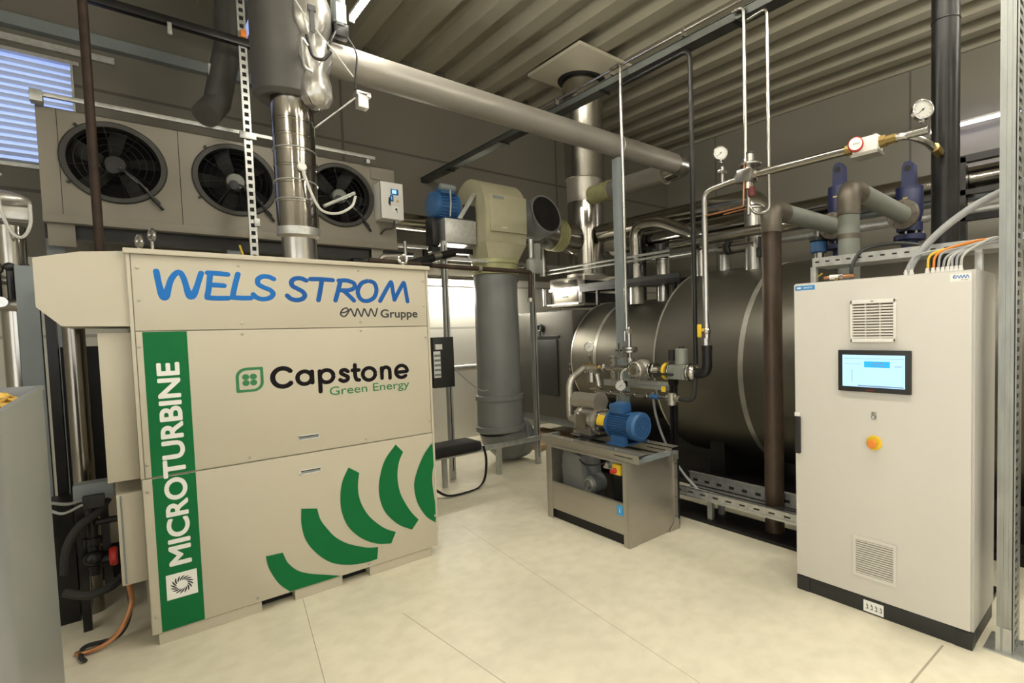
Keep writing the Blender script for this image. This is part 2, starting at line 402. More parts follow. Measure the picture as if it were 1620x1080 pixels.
for a, c in ((.10, .622), (.818, 1.122), (1.316, 1.80)): b.box((a, 4.142, 0), (c, 4.4, .069), .002)
b.use(DARKSLOT).box((.60, 4.24, .002), (1.35, 4.3, .068)); b.use(CREAM).box((.12, 4.4, .0), (.622, 6.55, .069)); b.box((1.316, 4.4, 0), (1.8, 6.55, .069)); t.part('base_plinth', b, label='cream base with two dark fork pockets')  # black backing paints the shade inside the fork pockets
# green stripe (split at the door seam), lettering and emblem
b = MB(GREEN); b.box(TF(.115, 1.024, -.001), TF(.319, 1.885, .001)); b.box(TF(.115, .078, -.001), TF(.319, 1.012, .001)); st = t.part('green_stripe', b, label='vertical green foil stripe')
b = MB(WHITEL); b.text('MICROTURBINE', (.166, .462, .275, 1.70), TF, .0025, bold=.03, rot=True); t.part('lettering', b, st, label='white upward-reading MICROTURBINE lettering')
b = MB(WHITEL); b.prism([(.147, .26), (.294, .26), (.294, .413), (.147, .413)], TF, 0, .002)
b.use(GREYL)
for i in range(16):
    a = 2*pi*i/16; pts = []
    for k in range(7):
        s = k/6; r = .026+.030*s; aa = a - .9*s + .25*s*s; pts.append((.2205+r*cos(aa), .337+r*sin(aa)))
    b.ribbon(pts, [.002+.0075*sin(pi*min(1, .15+.75*k/6)) for k in range(7)], TF, 0, .003, caps=False)
t.part('emblem', b, st, label='white square with a dark spiral sun emblem')
# hand drawn blue lettering
b = MB(BLUEL); wdt = .0305; s2 = lambda p: spline2(p, 8)
strokes = [
 s2([(.196, 2.244), (.204, 2.17), (.216, 2.105), (.232, 2.098), (.262, 2.20), (.298, 2.244), (.320, 2.21), (.338, 2.12), (.352, 2.098), (.372, 2.13), (.407, 2.243)]),
 s2([(.452, 2.246), (.440, 2.15), (.430, 2.100)]), s2([(.44, 2.247), (.49, 2.246), (.54, 2.242)]), s2([(.445, 2.172), (.48, 2.172), (.518, 2.170)]), s2([(.430, 2.092), (.48, 2.089), (.537, 2.091)]),
 s2([(.595, 2.247), (.575, 2.17), (.560, 2.100)]), s2([(.558, 2.096), (.605, 2.093), (.658, 2.094)]),
 s2([(.792, 2.224), (.765, 2.237), (.730, 2.238), (.703, 2.218), (.703, 2.187), (.735, 2.165), (.768, 2.150), (.784, 2.126), (.766, 2.099), (.725, 2.088), (.690, 2.098), (.672, 2.118)]),
 s2([(.985, 2.222), (.955, 2.235), (.920, 2.233), (.896, 2.212), (.900, 2.182), (.932, 2.162), (.962, 2.142), (.972, 2.116), (.954, 2.093), (.918, 2.085), (.885, 2.095), (.866, 2.114)]),
 s2([(1.013, 2.233), (1.08, 2.235), (1.155, 2.232)]), s2([(1.085, 2.230), (1.070, 2.15), (1.056, 2.087)]),
 s2([(1.206, 2.227), (1.186, 2.15), (1.167, 2.087)]), s2([(1.195, 2.230), (1.25, 2.233), (1.297, 2.215), (1.300, 2.183), (1.262, 2.163), (1.205, 2.160)]), s2([(1.225, 2.158), (1.258, 2.125), (1.292, 2.088)]),
 s2([(1.400, 2.238), (1.350, 2.215), (1.322, 2.155), (1.340, 2.100), (1.385, 2.086), (1.435, 2.112), (1.457, 2.170), (1.442, 2.222), (1.400, 2.238)]),
 s2([(1.480, 2.087), (1.515, 2.15), (1.560, 2.225), (1.572, 2.226), (1.580, 2.16), (1.588, 2.098)]), s2([(1.588, 2.098), (1.625, 2.165), (1.660, 2.225), (1.670, 2.226), (1.682, 2.15), (1.690, 2.087)])]
BLUED = mat('dark_blue_lettering', (.012, .10, .36, 1), .5, var=.05, spec=.2)
for k, s in enumerate(strokes):
    b.use(BLUEL if k < 8 else BLUED)
    b.ribbon(s, [wdt*(1.0+.35*max(0, (2.16-p[1])/.08)) for p in s] if k == 0 else wdt, TF, 0, .0022)
t.part('lettering', b, top, label='hand drawn blue WELS STROM lettering')
b = MB(GREYL)
wave = [(1.203, 1.998), (1.228, 2.002), (1.248, 2.015), (1.240, 2.032), (1.214, 2.023), (1.197, 1.995), (1.206, 1.975), (1.230, 1.975)]
for i in range(4): wave += [(1.262+.048*i, 2.022), (1.270+.048*i, 2.022), (1.288+.048*i, 1.977), (1.296+.048*i, 1.977)]
wave += [(1.456, 2.030)]
b.ribbon(s2(wave), .0105, TF, 0, .002); t.part('wave_mark', b, top, label='dark grey wavy eww mark')
b = MB(GREYL); b.text('Gruppe', (1.478, 1.940, 1.765, 2.024), TF, .002, bold=.02); t.part('lettering', b, top, label='dark grey word Gruppe')
# leaf-square logo and black lettering
b = MB(GREEN2)
def leafsq(x0, y0, x1, y1, r):
    pts = []
    for (cx, cy, a0, rr) in ((x1, y1, 0, .008), (x0, y1, 90, r), (x0, y0, 180, .008), (x1, y0, 270, r)):
        ox = cx-rr if cx == x1 else cx+rr; oy = cy-rr if cy == y1 else cy+rr
        for k in range(9): a = radians(a0+90*k/8); pts.append((ox+rr*cos(a), oy+rr*sin(a)))
    return pts
o_ = leafsq(.550, 1.480, .702, 1.640, .06); i_ = leafsq(.567, 1.497, .685, 1.623, .045)
for k in range(len(o_)):
    j = (k+1) % len(o_); b._f([b.bm.verts.new(TF(*p, .002)) for p in (o_[k], o_[j], i_[j], i_[k])])
for x in (.604, .646):
    for z in (1.579, 1.540): b.prism([(x+.0195*cos(2*pi*i/20), z+.0195*sin(2*pi*i/20)) for i in range(20)], TF, 0, .002)
t.part('logo', b, upd, label='green rounded square logo with four dots')
b = MB(BLACKL); wc = .031
def oval(cx, cz, rx, rz, a0, a1, n=26): return [(cx+rx*cos(radians(a0+(a1-a0)*k/n)), cz+rz*sin(radians(a0+(a1-a0)*k/n))) for k in range(n+1)]
for k, st_ in enumerate((
 oval(.814, 1.559, .060, .062, 42, 318),
 oval(.944, 1.546, .044, .044, 0, 360), [(.991, 1.586), (.991, 1.508)],
 oval(1.084, 1.545, .044, .044, 0, 360), [(1.040, 1.584), (1.040, 1.440)],
 s2([(1.226, 1.568), (1.208, 1.581), (1.186, 1.578), (1.180, 1.560), (1.202, 1.543), (1.224, 1.528), (1.219, 1.507), (1.194, 1.499), (1.172, 1.511)]),
 s2([(1.276, 1.612), (1.276, 1.535), (1.284, 1.505), (1.302, 1.499)]), [(1.258, 1.574), (1.302, 1.573)],
 oval(1.374, 1.538, .045, .046, 0, 360),
 [(1.468, 1.576), (1.468, 1.498)], s2([(1.468, 1.540), (1.478, 1.570), (1.502, 1.580), (1.524, 1.566), (1.528, 1.540), (1.528, 1.494)]),
 [(1.577, 1.534), (1.660, 1.535)]+oval(1.619, 1.538, .045, .047, 0, 312))):
    b.ribbon(st_, wc if k < 1 else wc-.003, TF, 0, .0022)
t.part('lettering', b, upd, label='black Capstone lettering')
b = MB(GREEN2); b.text('Green Energy', (1.098, 1.386, 1.674, 1.466), TF, .002, bold=.004); t.part('lettering', b, upd, label='green Green Energy lettering')
# five green arcs, thick in the middle
def arc(outer, inner):
    b = MB(GREEN); A = spline2(outer, 10); B = spline2(inner, 10)
    A2 = [b.bm.verts.new(TF(x, y, .0022)) for x, y in A]; B2 = [b.bm.verts.new(TF(x, y, .0022)) for x, y in B]
    for i in range(len(A)-1): b._f([A2[i], A2[i+1], B2[i+1], B2[i]])
    return b
arcs = [([(.657, .369), (.672, .280), (.720, .165), (.785, .080)], [(.755, .364), (.790, .270), (.880, .180), (1.105, .079)]),
 ([(.879, .636), (.876, .52), (.900, .40), (.966, .285), (1.060, .190), (1.180, .137), (1.290, .118), (1.369, .119)], [(.978, .612), (.995, .53), (1.030, .46), (1.085, .375), (1.160, .305), (1.240, .258), (1.310, .225), (1.380, .208)]),
 ([(1.197, .862), (1.152, .77), (1.132, .66), (1.138, .54), (1.178, .42), (1.260, .315), (1.365, .24), (1.478, .205)], [(1.270, .806), (1.258, .73), (1.258, .65), (1.275, .57), (1.315, .48), (1.370, .405), (1.440, .335), (1.517, .285)]),
 ([(1.546, .972), (1.462, .87), (1.418, .75), (1.404, .63), (1.424, .51), (1.470, .42), (1.550, .33), (1.645, .267)], [(1.602, .903), (1.570, .84), (1.552, .76), (1.550, .68), (1.565, .585), (1.598, .50), (1.645, .41), (1.702, .332)]),
 ([(1.854, .950), (1.775, .86), (1.715, .75), (1.678, .63), (1.690, .50), (1.730, .40), (1.780, .325), (1.842, .270)], [(1.854, .770), (1.845, .74), (1.835, .70), (1.828, .63), (1.832, .56), (1.838, .50), (1.845, .44), (1.854, .40)])]
for o_, i_ in arcs: t.part('green_arc', arc(o_, i_), lod, label='curved green foil arc')
# screws round the panels
for par, pts in ((top, [(.11, 2.26), (.11, 2.07), (.60, 2.30), (1.33, 2.31), (.60, 1.93), (1.33, 1.93), (1.82, 2.25), (1.82, 2.05)]), (upd, [(.098, 1.80), (.098, 1.10), (.60, 1.86), (1.33, 1.865), (1.825, 1.80), (1.825, 1.12), (.60, 1.05), (1.33, 1.05)]), (lod, [(.092, .94), (.092, .18), (.60, .105), (1.31, .10), (1.835, .93), (1.84, .33)])):
    for x, z in pts:
        b = MB(BRUSHED); b.lathe([(.009, 0), (.009, .003), (.005, .005), (0, .005)], TF(x, z, 0), (0, -1, 0), 12); t.part('screw', b, par)
# side hood and covers on the left
b = MB(CREAM); b.prism([(-.30, 2.03), (-.21, 1.925), (.066, 1.92), (.066, 2.355), (-.12, 2.338), (-.30, 2.292)], lambda u, v, w: V((u, 4.15+w, v)), 0, .8); t.part('side_hood', b, label='cream eight-sided intake hood')
b = MB(CREAM); b.box((-.075, 4.22, 1.01), (.066, 4.9, 1.885), .003); t.part('side_cover', b)
b = MB(CREAM); b.box((-.045, 4.24, .38), (.07, 4.85, .93), .004); b.use(GREYPAINT).box((-.03, 4.236, .39), (-.022, 4.24, .92)); t.part('side_cover', b)
for x, y, z in ((.135, 4.30, 2.37), (.20, 4.42, 2.37), (1.73, 4.28, 2.37)):
    b = MB(STEEL); b.cyl((x, y, z), (x, y, z+.02), .018, seg=14); b.cyl((x, y, z+.02), (x, y, z+(.10 if x == .20 else .04)), .009, seg=10); b.ring((x, y, z+(.13 if x == .20 else .068)), (.3, 1, 0) if x > 1 else (1, .35, 0), .032, .011, 24); t.part('lifting_eye', b)
b = MB(BRUSHED); b.use(BLACK).box((1.86, 4.2, 1.3), (1.88, 4.24, 1.68)); t.part('edge_seal', b)

# ================================================================== electrical cabinet on the right
CF = lambda u, v, w: V((3.34-w, u, v))
t = Thing('control_cabinet', 'tall light grey control cabinet with touch screen and emergency stop on a black plinth', 'cabinet', (3.59, 1.225, 0))
b = MB(CABSHADE); b.box((3.362, .71, .10), (3.84, 1.74, 2.10), .004); t.part('cabinet_body', b)
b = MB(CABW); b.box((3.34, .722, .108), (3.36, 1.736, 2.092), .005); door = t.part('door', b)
b = MB(BLACK); b.box((3.352, .715, 0), (3.83, 1.737, .10), .004); b.box((3.348, .713, 0), (3.42, .80, .098), .003); b.box((3.348, 1.65, 0), (3.42, 1.739, .098), .003); pl = t.part('plinth', b)
b = MB(BLACK); b.box(CF(1.732, .953, 0), CF(1.694, 1.205, .022), .008); h = t.part('door_handle', b, door)
b = MB(WHITE); b.box(CF(1.730, 1.207, 0), CF(1.697, 1.234, .024), .004); t.part('handle_lock', b, door, label='pale lock above the black handle')
b = MB(WHITE); y0, y1, z0, z1 = 1.093, 1.355, 1.709, 1.966
for q in ((y0, z0, y1, z0+.022), (y0, z1-.024, y1, z1), (y0, z0, y0+.014, z1), (y1-.014, z0, y1, z1)): b.box(CF(q[0], q[1], 0), CF(q[2], q[3], .025), .003)
b.use(mat('filter_mat', (.20, .14, .11, 1), .9)).box(CF(y0+.012, z0+.02, .001), CF(y1-.012, z1-.022, .004)); b.use(WHITE)
for k in range(12):
    z = z0+.030+k*.0172; b.obox(CF((y0+y1)/2, z, .017), (.010, y1-y0-.024, .009), Euler((0, radians(-18), 0)), .001)
for f in (.34, .66): b.box(CF(y0+(y1-y0)*f-.002, z0+.02, .006), CF(y0+(y1-y0)*f+.002, z1-.022, .021))
b.use(BLACK).box(CF(1.232, z1-.012, .025), CF(1.216, z1-.007, .0262)); t.part('fan_grille', b, door)
b = MB(BLACK); b.box(CF(1.012, 1.402, 0), CF(1.433, 1.659, .022), .006); scr = t.part('touch_screen', b, door)
b = MB(SCREEN); b.box(CF(1.043, 1.434, .021), CF(1.404, 1.630, .0228)); b.use(SCREEND).box(CF(1.125, 1.555, .02), CF(1.272, 1.592, .0236))
b.use(SCREENG).box(CF(1.346, 1.46, .02), CF(1.343, 1.54, .0234)); b.box(CF(1.05, 1.4375, .02), CF(1.31, 1.445, .0234)); b.box(CF(1.05, 1.607, .02), CF(1.39, 1.609, .0234)); b.box(CF(1.06, 1.562, .02), CF(1.10, 1.566, .0234)); b.box(CF(1.29, 1.574, .02), CF(1.39, 1.576, .0234)); b.box(CF(1.16, 1.585, .02), CF(1.225, 1.578, .0239)); b.box(CF(1.15, 1.567, .02), CF(1.24, 1.563, .0239))
t.part('display', b, scr, label='lit pale blue display')
b = MB(RED); b.text('mmm', (1.262, 1.4125, 1.215, 1.4175), CF, .0225); t.part('lettering', b, scr)
b = MB(BRUSHED); b.box(CF(1.207, 1.236, 0), CF(1.238, 1.282, .003), .001); b.use(GREYPAINT).lathe([(.013, 0), (.013, .014), (.010, .016), (0, .016)], CF(1.222, 1.252, .002), (-1, 0, 0), 18); b.use(WHITE).box(CF(1.219, 1.245, .018), CF(1.225, 1.259, .024)); t.part('key_switch', b, door)
b = MB(YELLOW); b.lathe([(.046, 0), (.046, .006), (.040, .011), (.020, .012), (.020, .03), (0, .03)], CF(1.222, 1.092, 0), (-1, 0, 0), 32); es = t.part('emergency_stop', b, door, label='yellow collar of the emergency stop')
b = MB(ORANGE); b.lathe([(.014, .012), (.014, .032), (.026, .036), (.028, .046), (.022, .055), (0, .057)], CF(1.222, 1.092, 0), (-1, 0, 0), 28); t.part('stop_button', b, es, label='orange-red mushroom button')
b = MB(CABW); y0, y1, z0, z1 = 1.096, 1.352, .233, .487
for q in ((y0, z0, y1, z0+.02), (y0, z1-.02, y1, z1), (y0, z0+.02, y0+.018, z1-.02), (y1-.018, z0+.02, y1, z1-.02)): b.box(CF(q[0], q[1], 0), CF(q[2], q[3], .010))
b.use(mat('grille_gap', (.05, .046, .04, 1), .8)).box(CF(y0+.015, z0+.015, .0005), CF(y1-.015, z1-.015, .002)); b.use(CABW)
for k in range(15):
    z = z0+.027+k*.01425; b.obox(CF((y0+y1)/2, z, .006), (.006, y1-y0-.03, .0085), Euler((0, radians(-12), 0)))
t.part('exhaust_grille', b, door)
b = MB(WHITEL); b.box((3.3475, 1.175, .012), (3.3505, 1.294, .083)); b.use(GREYL)
for k in range(4):
    y = 1.276-.027*k; b.box((3.3468, y, .05), (3.348, y-.004, .066)); b.box((3.3468, y-.006, .035), (3.348, y-.010, .06)); b.box((3.3468, y+.004, .032), (3.348, y-.012, .036))
t.part('sticker', b, pl, label='white sticker with small symbols on the plinth')
b = MB(STICKB); b.box(CF(1.590, 2.052, 0), CF(1.726, 2.083, .001)); b.use(WHITEL).box(CF(1.712, 2.063, 0), CF(1.685, 2.073, .0016)); b.text('mm', (1.665, 2.062, 1.61, 2.072), CF, .0016); t.part('sticker', b, door, label='blue maker sticker at the top left')
b = MB(WHITEL); b.box(CF(.724, 2.038, 0), CF(.824, 2.082, .001)); b.use(BLUEL)
wv = [(.806, 2.062), (.798, 2.070), (.806, 2.072), (.808, 2.060), (.798, 2.056)]
for i in range(4): wv += [(.788-.015*i, 2.071), (.780-.015*i, 2.056)]
b.ribbon(s2(wv), .004, CF, 0, .002); b.use(GREYL).text('Gruppe', (.770, 2.043, .738, 2.050), CF, .002); t.part('sticker', b, door, label='white sticker with a blue wavy mark')
for y in (1.10, 1.07, .985, .955, .93, .905, .882, .86, .838, .815):
    b = MB(WHITE); b.cyl((3.52, y, 2.10), (3.52, y, 2.125), .013, seg=12); b.cyl((3.52, y, 2.123), (3.52, y, 2.14), .010, seg=10); t.part('cable_gland', b)


# cables fanning from a bundle down into the cabinet roof
gy = [1.07, .985, .955, .93, .905, .882, .86, .838, .815]
cols = [CABLEG, YELLOW, ORANGE, CABLEG, CABLEG, CABLEW, CABLEG, CABLEG, CABLEW]
lab = ['grey cable entering the cabinet roof left of the yellow one', 'yellow cable curving into the cabinet roof among grey ones', 'orange cable curving into the cabinet roof beside the yellow one']
for k, (y, m) in enumerate(zip(gy, cols)):
    e = V((3.56+.012*(k % 3), .62-.0, 2.255+.012*(k // 3)))
    b = MB(m); b.tube(spline([e+V((.1, -.2, .02)), e, (3.55+.01*(k % 2), .68+(y-.8)*.35, 2.25+.012*(k % 3)), (3.525, y-.03*(1 if k < 6 else .6), 2.205+.02*(k < 4)), (3.52, y, 2.13)], 8), .0072, 8)
    if k < 3: single('cable', b, lab[k], 'cable')
    else: single('cable', b, 'thin grey cable fanning down into the cabinet roof near its right corner', 'cable', 'grey cables on the cabinet roof')
b = MB(CABLEG); b.tube(spline([(3.62, .45, 2.60), (3.62, .62, 2.545), (3.60, .78, 2.47), (3.58, .93, 2.36), (3.55, 1.05, 2.22), (3.53, 1.10, 2.115)], 8), .021, 14)
single('conduit', b, 'thick grey conduit arching from the slotted post to the cabinet roof', 'conduit')
b = MB(BLACK); b.tube(spline([(3.60, 1.46, 2.13), (3.62, 1.46, 2.22), (3.68, 1.40, 2.32), (3.75, 1.22, 2.34), (3.8, 1.05, 2.30)], 8), .012, 10)
single('cable', b, 'black cable looping over the mesh tray behind the cabinet top', 'cable')
b = MB(COPPER); b.cyl((3.50, 1.60, 2.135), (3.50, 1.56, 2.135), .010, seg=12); b.use(WHITE).cyl((3.50, 1.56, 2.135), (3.50, 1.50, 2.135), .016, seg=14); b.use(STEEL).cyl((3.50, 1.50, 2.135), (3.50, 1.47, 2.135), .019, seg=14); b.use(COPPER).cyl((3.50, 1.47, 2.135), (3.50, 1.40, 2.135), .011, seg=12); b.use(BRASS).box((3.48, 1.50, 2.10), (3.52, 1.52, 2.128))
single('pipe_fitting', b, 'small copper and white fitting lying on the cabinet roof', 'fitting')
b = MB(YELLOW); b.tube(spline([(3.7, 1.76, 1.9), (3.69, 1.79, 2.05), (3.70, 1.765, 2.14), (3.73, 1.72, 2.19)], 8), .006, 8); single('cable', b, 'thin yellow cable behind the cabinet\'s top left corner', 'cable')
# perforated tray behind cabinet top
t = Thing('cable_tray', 'galvanised perforated cable tray just above and behind the control cabinet', 'cable tray', (3.72, 1.2, 2.1))
b = MB(GALVB)
def perf_side(b, x, y0, y1, z0, z1, n, th=.003):
    m0 = b.cur; b.box((x, y0, z0), (x+th, y1, z1)); p = (y1-y0)/n; zm = (z0+z1)/2; h = (z1-z0)*.09; b.use(DARKSLOT)
    for i in range(n): b.box((x-.0006, y0+p*(i+.3), zm-h), (x+th, y0+p*(i+.7), zm+h))
    b.cur = m0
perf_side(b, 3.66, .30, 1.76, 2.235, 2.295, 20); perf_side(b, 3.93, .30, 1.76, 2.235, 2.295, 20); b.box((3.66, .30, 2.232), (3.93, 1.76, 2.236)); t.part('tray_channel', b)
b = MB(GALVB); b.box((3.66, 1.735, 2.102), (3.70, 1.775, 2.232), .003); t.part('tray_bracket', b)
b = MB(GALVB); b.box((3.66, .74, 2.102), (3.70, .78, 2.232), .003); t.part('tray_bracket', b)

# slotted strut post at the right edge
POSTG = mat('weathered_zinc', (.34, .35, .335, 1), .45, .75, var=.14, scale=20, rvar=.1, stretch=(1, 1, .2))
t = Thing('slotted_post', 'floor-to-roof galvanised slotted strut post at the right edge beside the cabinet', 'post', (3.50, .59, 0))
b = MB(POSTG); x0, x1, y0, y1 = 3.45, 3.60, .545, .625
b.box((x0, y0+.028, 0.008), (x0+.05, y1, ZC)); b.box((x0-.004, y0+.05, .008), (x0, y0+.062, ZC)); b.box((x0+.004, y0+.012, .008), (x0+.06, y0+.03, ZC)); t.part('strut', b)
b = MB(POSTG); z = .03; b.box((x0+.0, y0, .008), (x0+.012, y0+.006, ZC)); b.box((x0+.10, y0, .008), (x1, y0+.006, ZC))
while z < 5.6:
    b.box((x0+.012, y0, z), (x0+.10, y0+.006, z+.022)); z += .050
b.use(DARKSLOT).box((x0+.012, y0+.008, .02), (x0+.10, y0+.011, 5.6)); t.part('slotted_strut', b, label='perforated face with a row of slots')
b = MB(GALV); b.box((3.42, .47, 0), (3.64, .68, .008), .002); b.cyl((3.60, .52, .008), (3.60, .52, .03), .012, seg=6); b.box((x0-.003, y0+.01, .008), (x0, y1+.003, .14)); t.part('base_plate', b)

# ================================================================== gas compressor skid
t = Thing('pump_skid', 'open stainless steel box frame with cut-out front standing on the floor', 'machine frame', (3.31, 3.6, 0))
b = MB(BRUSHED); b.box((3.01, 3.04, .10), (3.014, 4.16, .365), .001); b.box((3.01, 3.04, .355), (3.03, 4.16, .365)); t.part('front_panel', b)
for y0, y1, nm in ((3.036, 3.10, 'corner_post'), (4.08, 4.165, 'corner_post')):
    b = MB(BRUSHED); b.box((3.006, y0, 0), (3.012, y1, .715)); b.box((3.006, (y0+.009) if y0 < 3.5 else y1-.014, 0), (3.06, (y0+.013) if y0 < 3.5 else y1-.010, .715)); t.part(nm, b)
b = MB(BRUSHED); b.box((3.01, 3.036, .0), (3.62, 3.042, .715), .001); t.part('side_panel', b)
b = MB(BRUSHED); b.box((3.01, 4.158, .0), (3.62, 4.164, .715), .001); t.part('side_panel', b)
b = MB(BRUSHED); b.box((3.585, 3.024, 0), (3.625, 3.06, .70)); b.prism([(3.50, 0), (3.64, 0), (3.64, .09), (3.60, .09)], lambda u, v, w: V((u, 3.02+w, v)), 0, .012); b.prism([(3.56, .62), (3.64, .64), (3.64, .715), (3.56, .715)], lambda u, v, w: V((u, 3.02+w, v)), 0, .012)
for z in (.12, .30, .48, .60): b.use(BLACK).cyl((3.60, 3.024, z), (3.60, 3.020, z), .006, seg=8)
t.part('corner_post', b)
b = MB(BRUSHED); b.prism([(3.006, 0), (3.10, 0), (3.03, .06), (3.03, .2), (3.006, .2)], lambda u, v, w: V((u, 3.030+w, v)), 0, .006); t.part('gusset', b)
b = MB(BRUSHED); b.box((3.05, 3.05, .10), (3.60, 4.155, .106)); b.box((3.58, 3.05, .1), (3.584, 4.155, .36)); t.part('floor_tray', b)
b = MB(DARKSLOT); b.box((3.035, 3.05, .002), (3.04, 4.15, .10)); t.part('skid_gap_shade', b, label='dark sheet painting the shade below the front panel')  # black sheet painted in for the shade in the gap under the skid front
b = MB(BLACK); b.box((3.572, 3.06, .36), (3.576, 4.15, .69)); t.part('back_panel', b)
b = MB(BRUSHED); b.box((3.40, 3.045, .69), (3.58, 4.155, .712)); b.box((3.012, 3.045, .700), (3.06, 4.155, .715)); t.part('top_flange', b)
b = MB(mat('light_blue_sticker', (.04, .33, .72, 1), .4)); b.box((3.004, 3.105, .258), (3.006, 3.175, .345)); b.use(WHITEL).text('i', (3.145, .28, 3.135, .322), lambda u, v, w: V((3.006-w, u, v)), .003); t.part('sticker', b, label='light blue sticker')
b = MB(YELLOW); b.box((3.03, 3.15, .585), (3.10, 3.25, .675), .008); sw = t.part('main_switch', b)
b = MB(RED); b.lathe([(.026, 0), (.026, .012), (.018, .02), (.016, .045), (0, .045)], (3.03, 3.215, .62), (-1, 0, 0), 18); t.part('switch_knob', b, sw, label='red switch knob')
# rails under the pump
for x in (3.03, 3.44):
    b = MB(BRUSHED); y0, y1 = 2.93, 4.27; b.box((x, y0, .716), (x+.006, y1, .79)); b.box((x, y0, .716), (x+.09, y1, .722)); b.box((x, y0, .784), (x+.09, y1, .79))
    b.use(DARKSLOT).box((x-.001, 3.00, .752), (x, 3.22, .760)); b.use(STEEL)
    for yy in (3.25, 3.85, 4.0, 4.04): b.cyl((x+.05, yy, .79), (x+.05, yy, .805), .010, seg=6)
    t.part('mounting_rail', b)
b = MB(GREYPAINT); b.box((3.05, 2.95, .716), (3.52, 3.0, .75)); b.box((3.05, 3.95, .722), (3.52, 4.0, .75)); t.part('cross_bar', b)

# blower inside the skid
t = Thing('oil_cooler_blower', 'small grey cast blower casing standing inside the steel frame', 'blower', (3.25, 3.8, .106))
b = MB(PVC); b.prism([(-.02, .0), (.30, .0), (.25, .20), (.23, .44), (-.03, .48), (-.06, .3)], lambda u, v, w: V((3.10+w, 3.98-u, .20+v)), 0, .24); t.part('casing', b)
b = MB(GALVB); b.box((3.12, 4.03, .2), (3.3, 4.055, .60), .004); t.part('end_plate', b)
b = MB(PVC); b.rcyl((3.13, 3.68, .38), (3.30, 3.68, .38), .085, .015); b.use(GALV).ring((3.13, 3.68, .38), (-1, 0, 0), .055, .012); b.cyl((3.13, 3.68, .38), (3.11, 3.68, .38), .022); t.part('outlet_pipe', b)
b = MB(BLACK); b.box((3.12, 3.80, .62), (3.36, 4.06, .66), .01); b.tube(spline([(3.14, 3.85, .66), (3.10, 3.75, .60), (3.10, 3.65, .58), (3.16, 3.52, .60), (3.3, 3.45, .66)]), .009, 8); t.part('terminal_box', b)
b = MB(GALV); b.box((3.13, 3.7, .106), (3.35, 4.05, .2), .004); t.part('foot', b)
t = Thing('junction_box', 'black box with a pale tag inside the steel frame behind the yellow switch', 'box', (3.40, 3.2, .11))
b = MB(BLACK); b.box((3.28, 3.10, .106), (3.52, 3.50, .55), .008); t.part('box_body', b)
b = MB(GREYPIPE); b.box((3.274, 3.19, .37), (3.28, 3.30, .50), .002); t.part('tag', b)
b = MB(GALVB); b.box((3.2, 3.10, .552), (3.5, 3.55, .57)); b.cyl((3.15, 3.45, .60), (3.5, 3.45, .60), .025); b.cyl((3.22, 3.32, .57), (3.22, 3.32, .64), .02); t.part('valve_block', b)

# pump with blue motor
PX, PZ = 3.33, .955
t = Thing('gas_compressor', 'gas compressor with finned blue electric motor mounted on the rails of the steel frame', 'compressor', (PX, 3.6, .79))
b = MB(BLUE); b.lathe([(0, 0), (.10, 0), (.122, .012), (.128, .03), (.128, .05), (.112, .052), (.112, .30), (.135, .302), (.135, .325), (0, .325)], (PX, 3.145, PZ), (0, 1, 0), 40)
for i in range(36):
    a = 2*pi*i/36
    if abs(a-pi/2) < .35: continue
    d = V((cos(a), 0, sin(a))); b.obox(V((PX, 3.325, PZ))+d*.117, (.022, .24, .004), Euler((0, -a, 0)))
mo = t.part('motor', b, smooth=25)
b = MB(BLUE); b.rcyl((PX, 3.11, PZ), (PX, 3.20, PZ), .130, .02, 36); b.use(DARKSLOT)
for rr in (.03, .055, .08): b.ring((PX, 3.1095, PZ), (0, 1, 0), rr, .0015, 30, 4)
t.part('fan_cowl', b, mo)
b = MB(BLUE); b.obox((PX-.03, 3.36, PZ+.155), (.13, .16, .085), Euler((0, radians(-8), 0)), .012); b.box((PX-.06, 3.30, PZ+.10), (PX+.03, 3.42, PZ+.13)); t.part('terminal_box', b, mo)
b = MB(BLUE); b.box((PX-.16, 3.20, .792), (PX+.16, 3.42, .805)); b.box((PX-.12, 3.22, .80), (PX-.08, 3.40, .87)); b.box((PX+.08, 3.22, .80), (PX+.12, 3.40, .87)); t.part('motor_foot', b, mo)
b = MB(STEEL); b.lathe([(.125, 0), (.125, .015), (.098, .02), (.098, .15), (.11, .155), (.11, .17), (0, .17)], (PX, 3.47, PZ), (0, 1, 0), 32); t.part('coupling_housing', b)
b = MB(YELLOW); b.lathe([(.0995, 0), (.0995, .10)], (PX, 3.515, PZ), (0, 1, 0), 32); bm = b.bm
bmesh.ops.delete(bm, geom=[f for f in bm.faces if not (-.02 < (f.calc_center_median()-V((PX, 0, PZ))).z < .075 and f.calc_center_median().x < PX)], context='FACES'); t.part('warning_label', b, label='yellow warning label')
b = MB(BRUSHED); b.lathe([(0, 0), (.10, 0), (.135, .015), (.135, .04), (.12, .05), (.12, .22), (.135, .23), (.135, .27), (.10, .29), (0, .29)], (PX, 3.64, PZ), (0, 1, 0), 36)
for i in range(10):
    a = 2*pi*i/10; d = V((cos(a), 0, sin(a)))*.127; b.cyl(V((PX, 3.64, PZ))+d, V((PX, 3.93, PZ))+d, .008, seg=6)
b.box((PX-.10, 3.70, .80), (PX-.02, 3.90, .88)); b.use(STEEL).box((PX-.145, 3.72, PZ-.07), (PX-.115, 3.86, PZ+.06), .004); t.part('compressor_head', b)
b = MB(BLACK); b.box((PX-.14, 3.66, .79), (PX+.14, 3.95, .815), .004); b.use(STEEL).cyl((PX-.17, 3.76, .82), (PX-.17, 3.90, .82), .012, seg=8); t.part('compressor_foot', b)
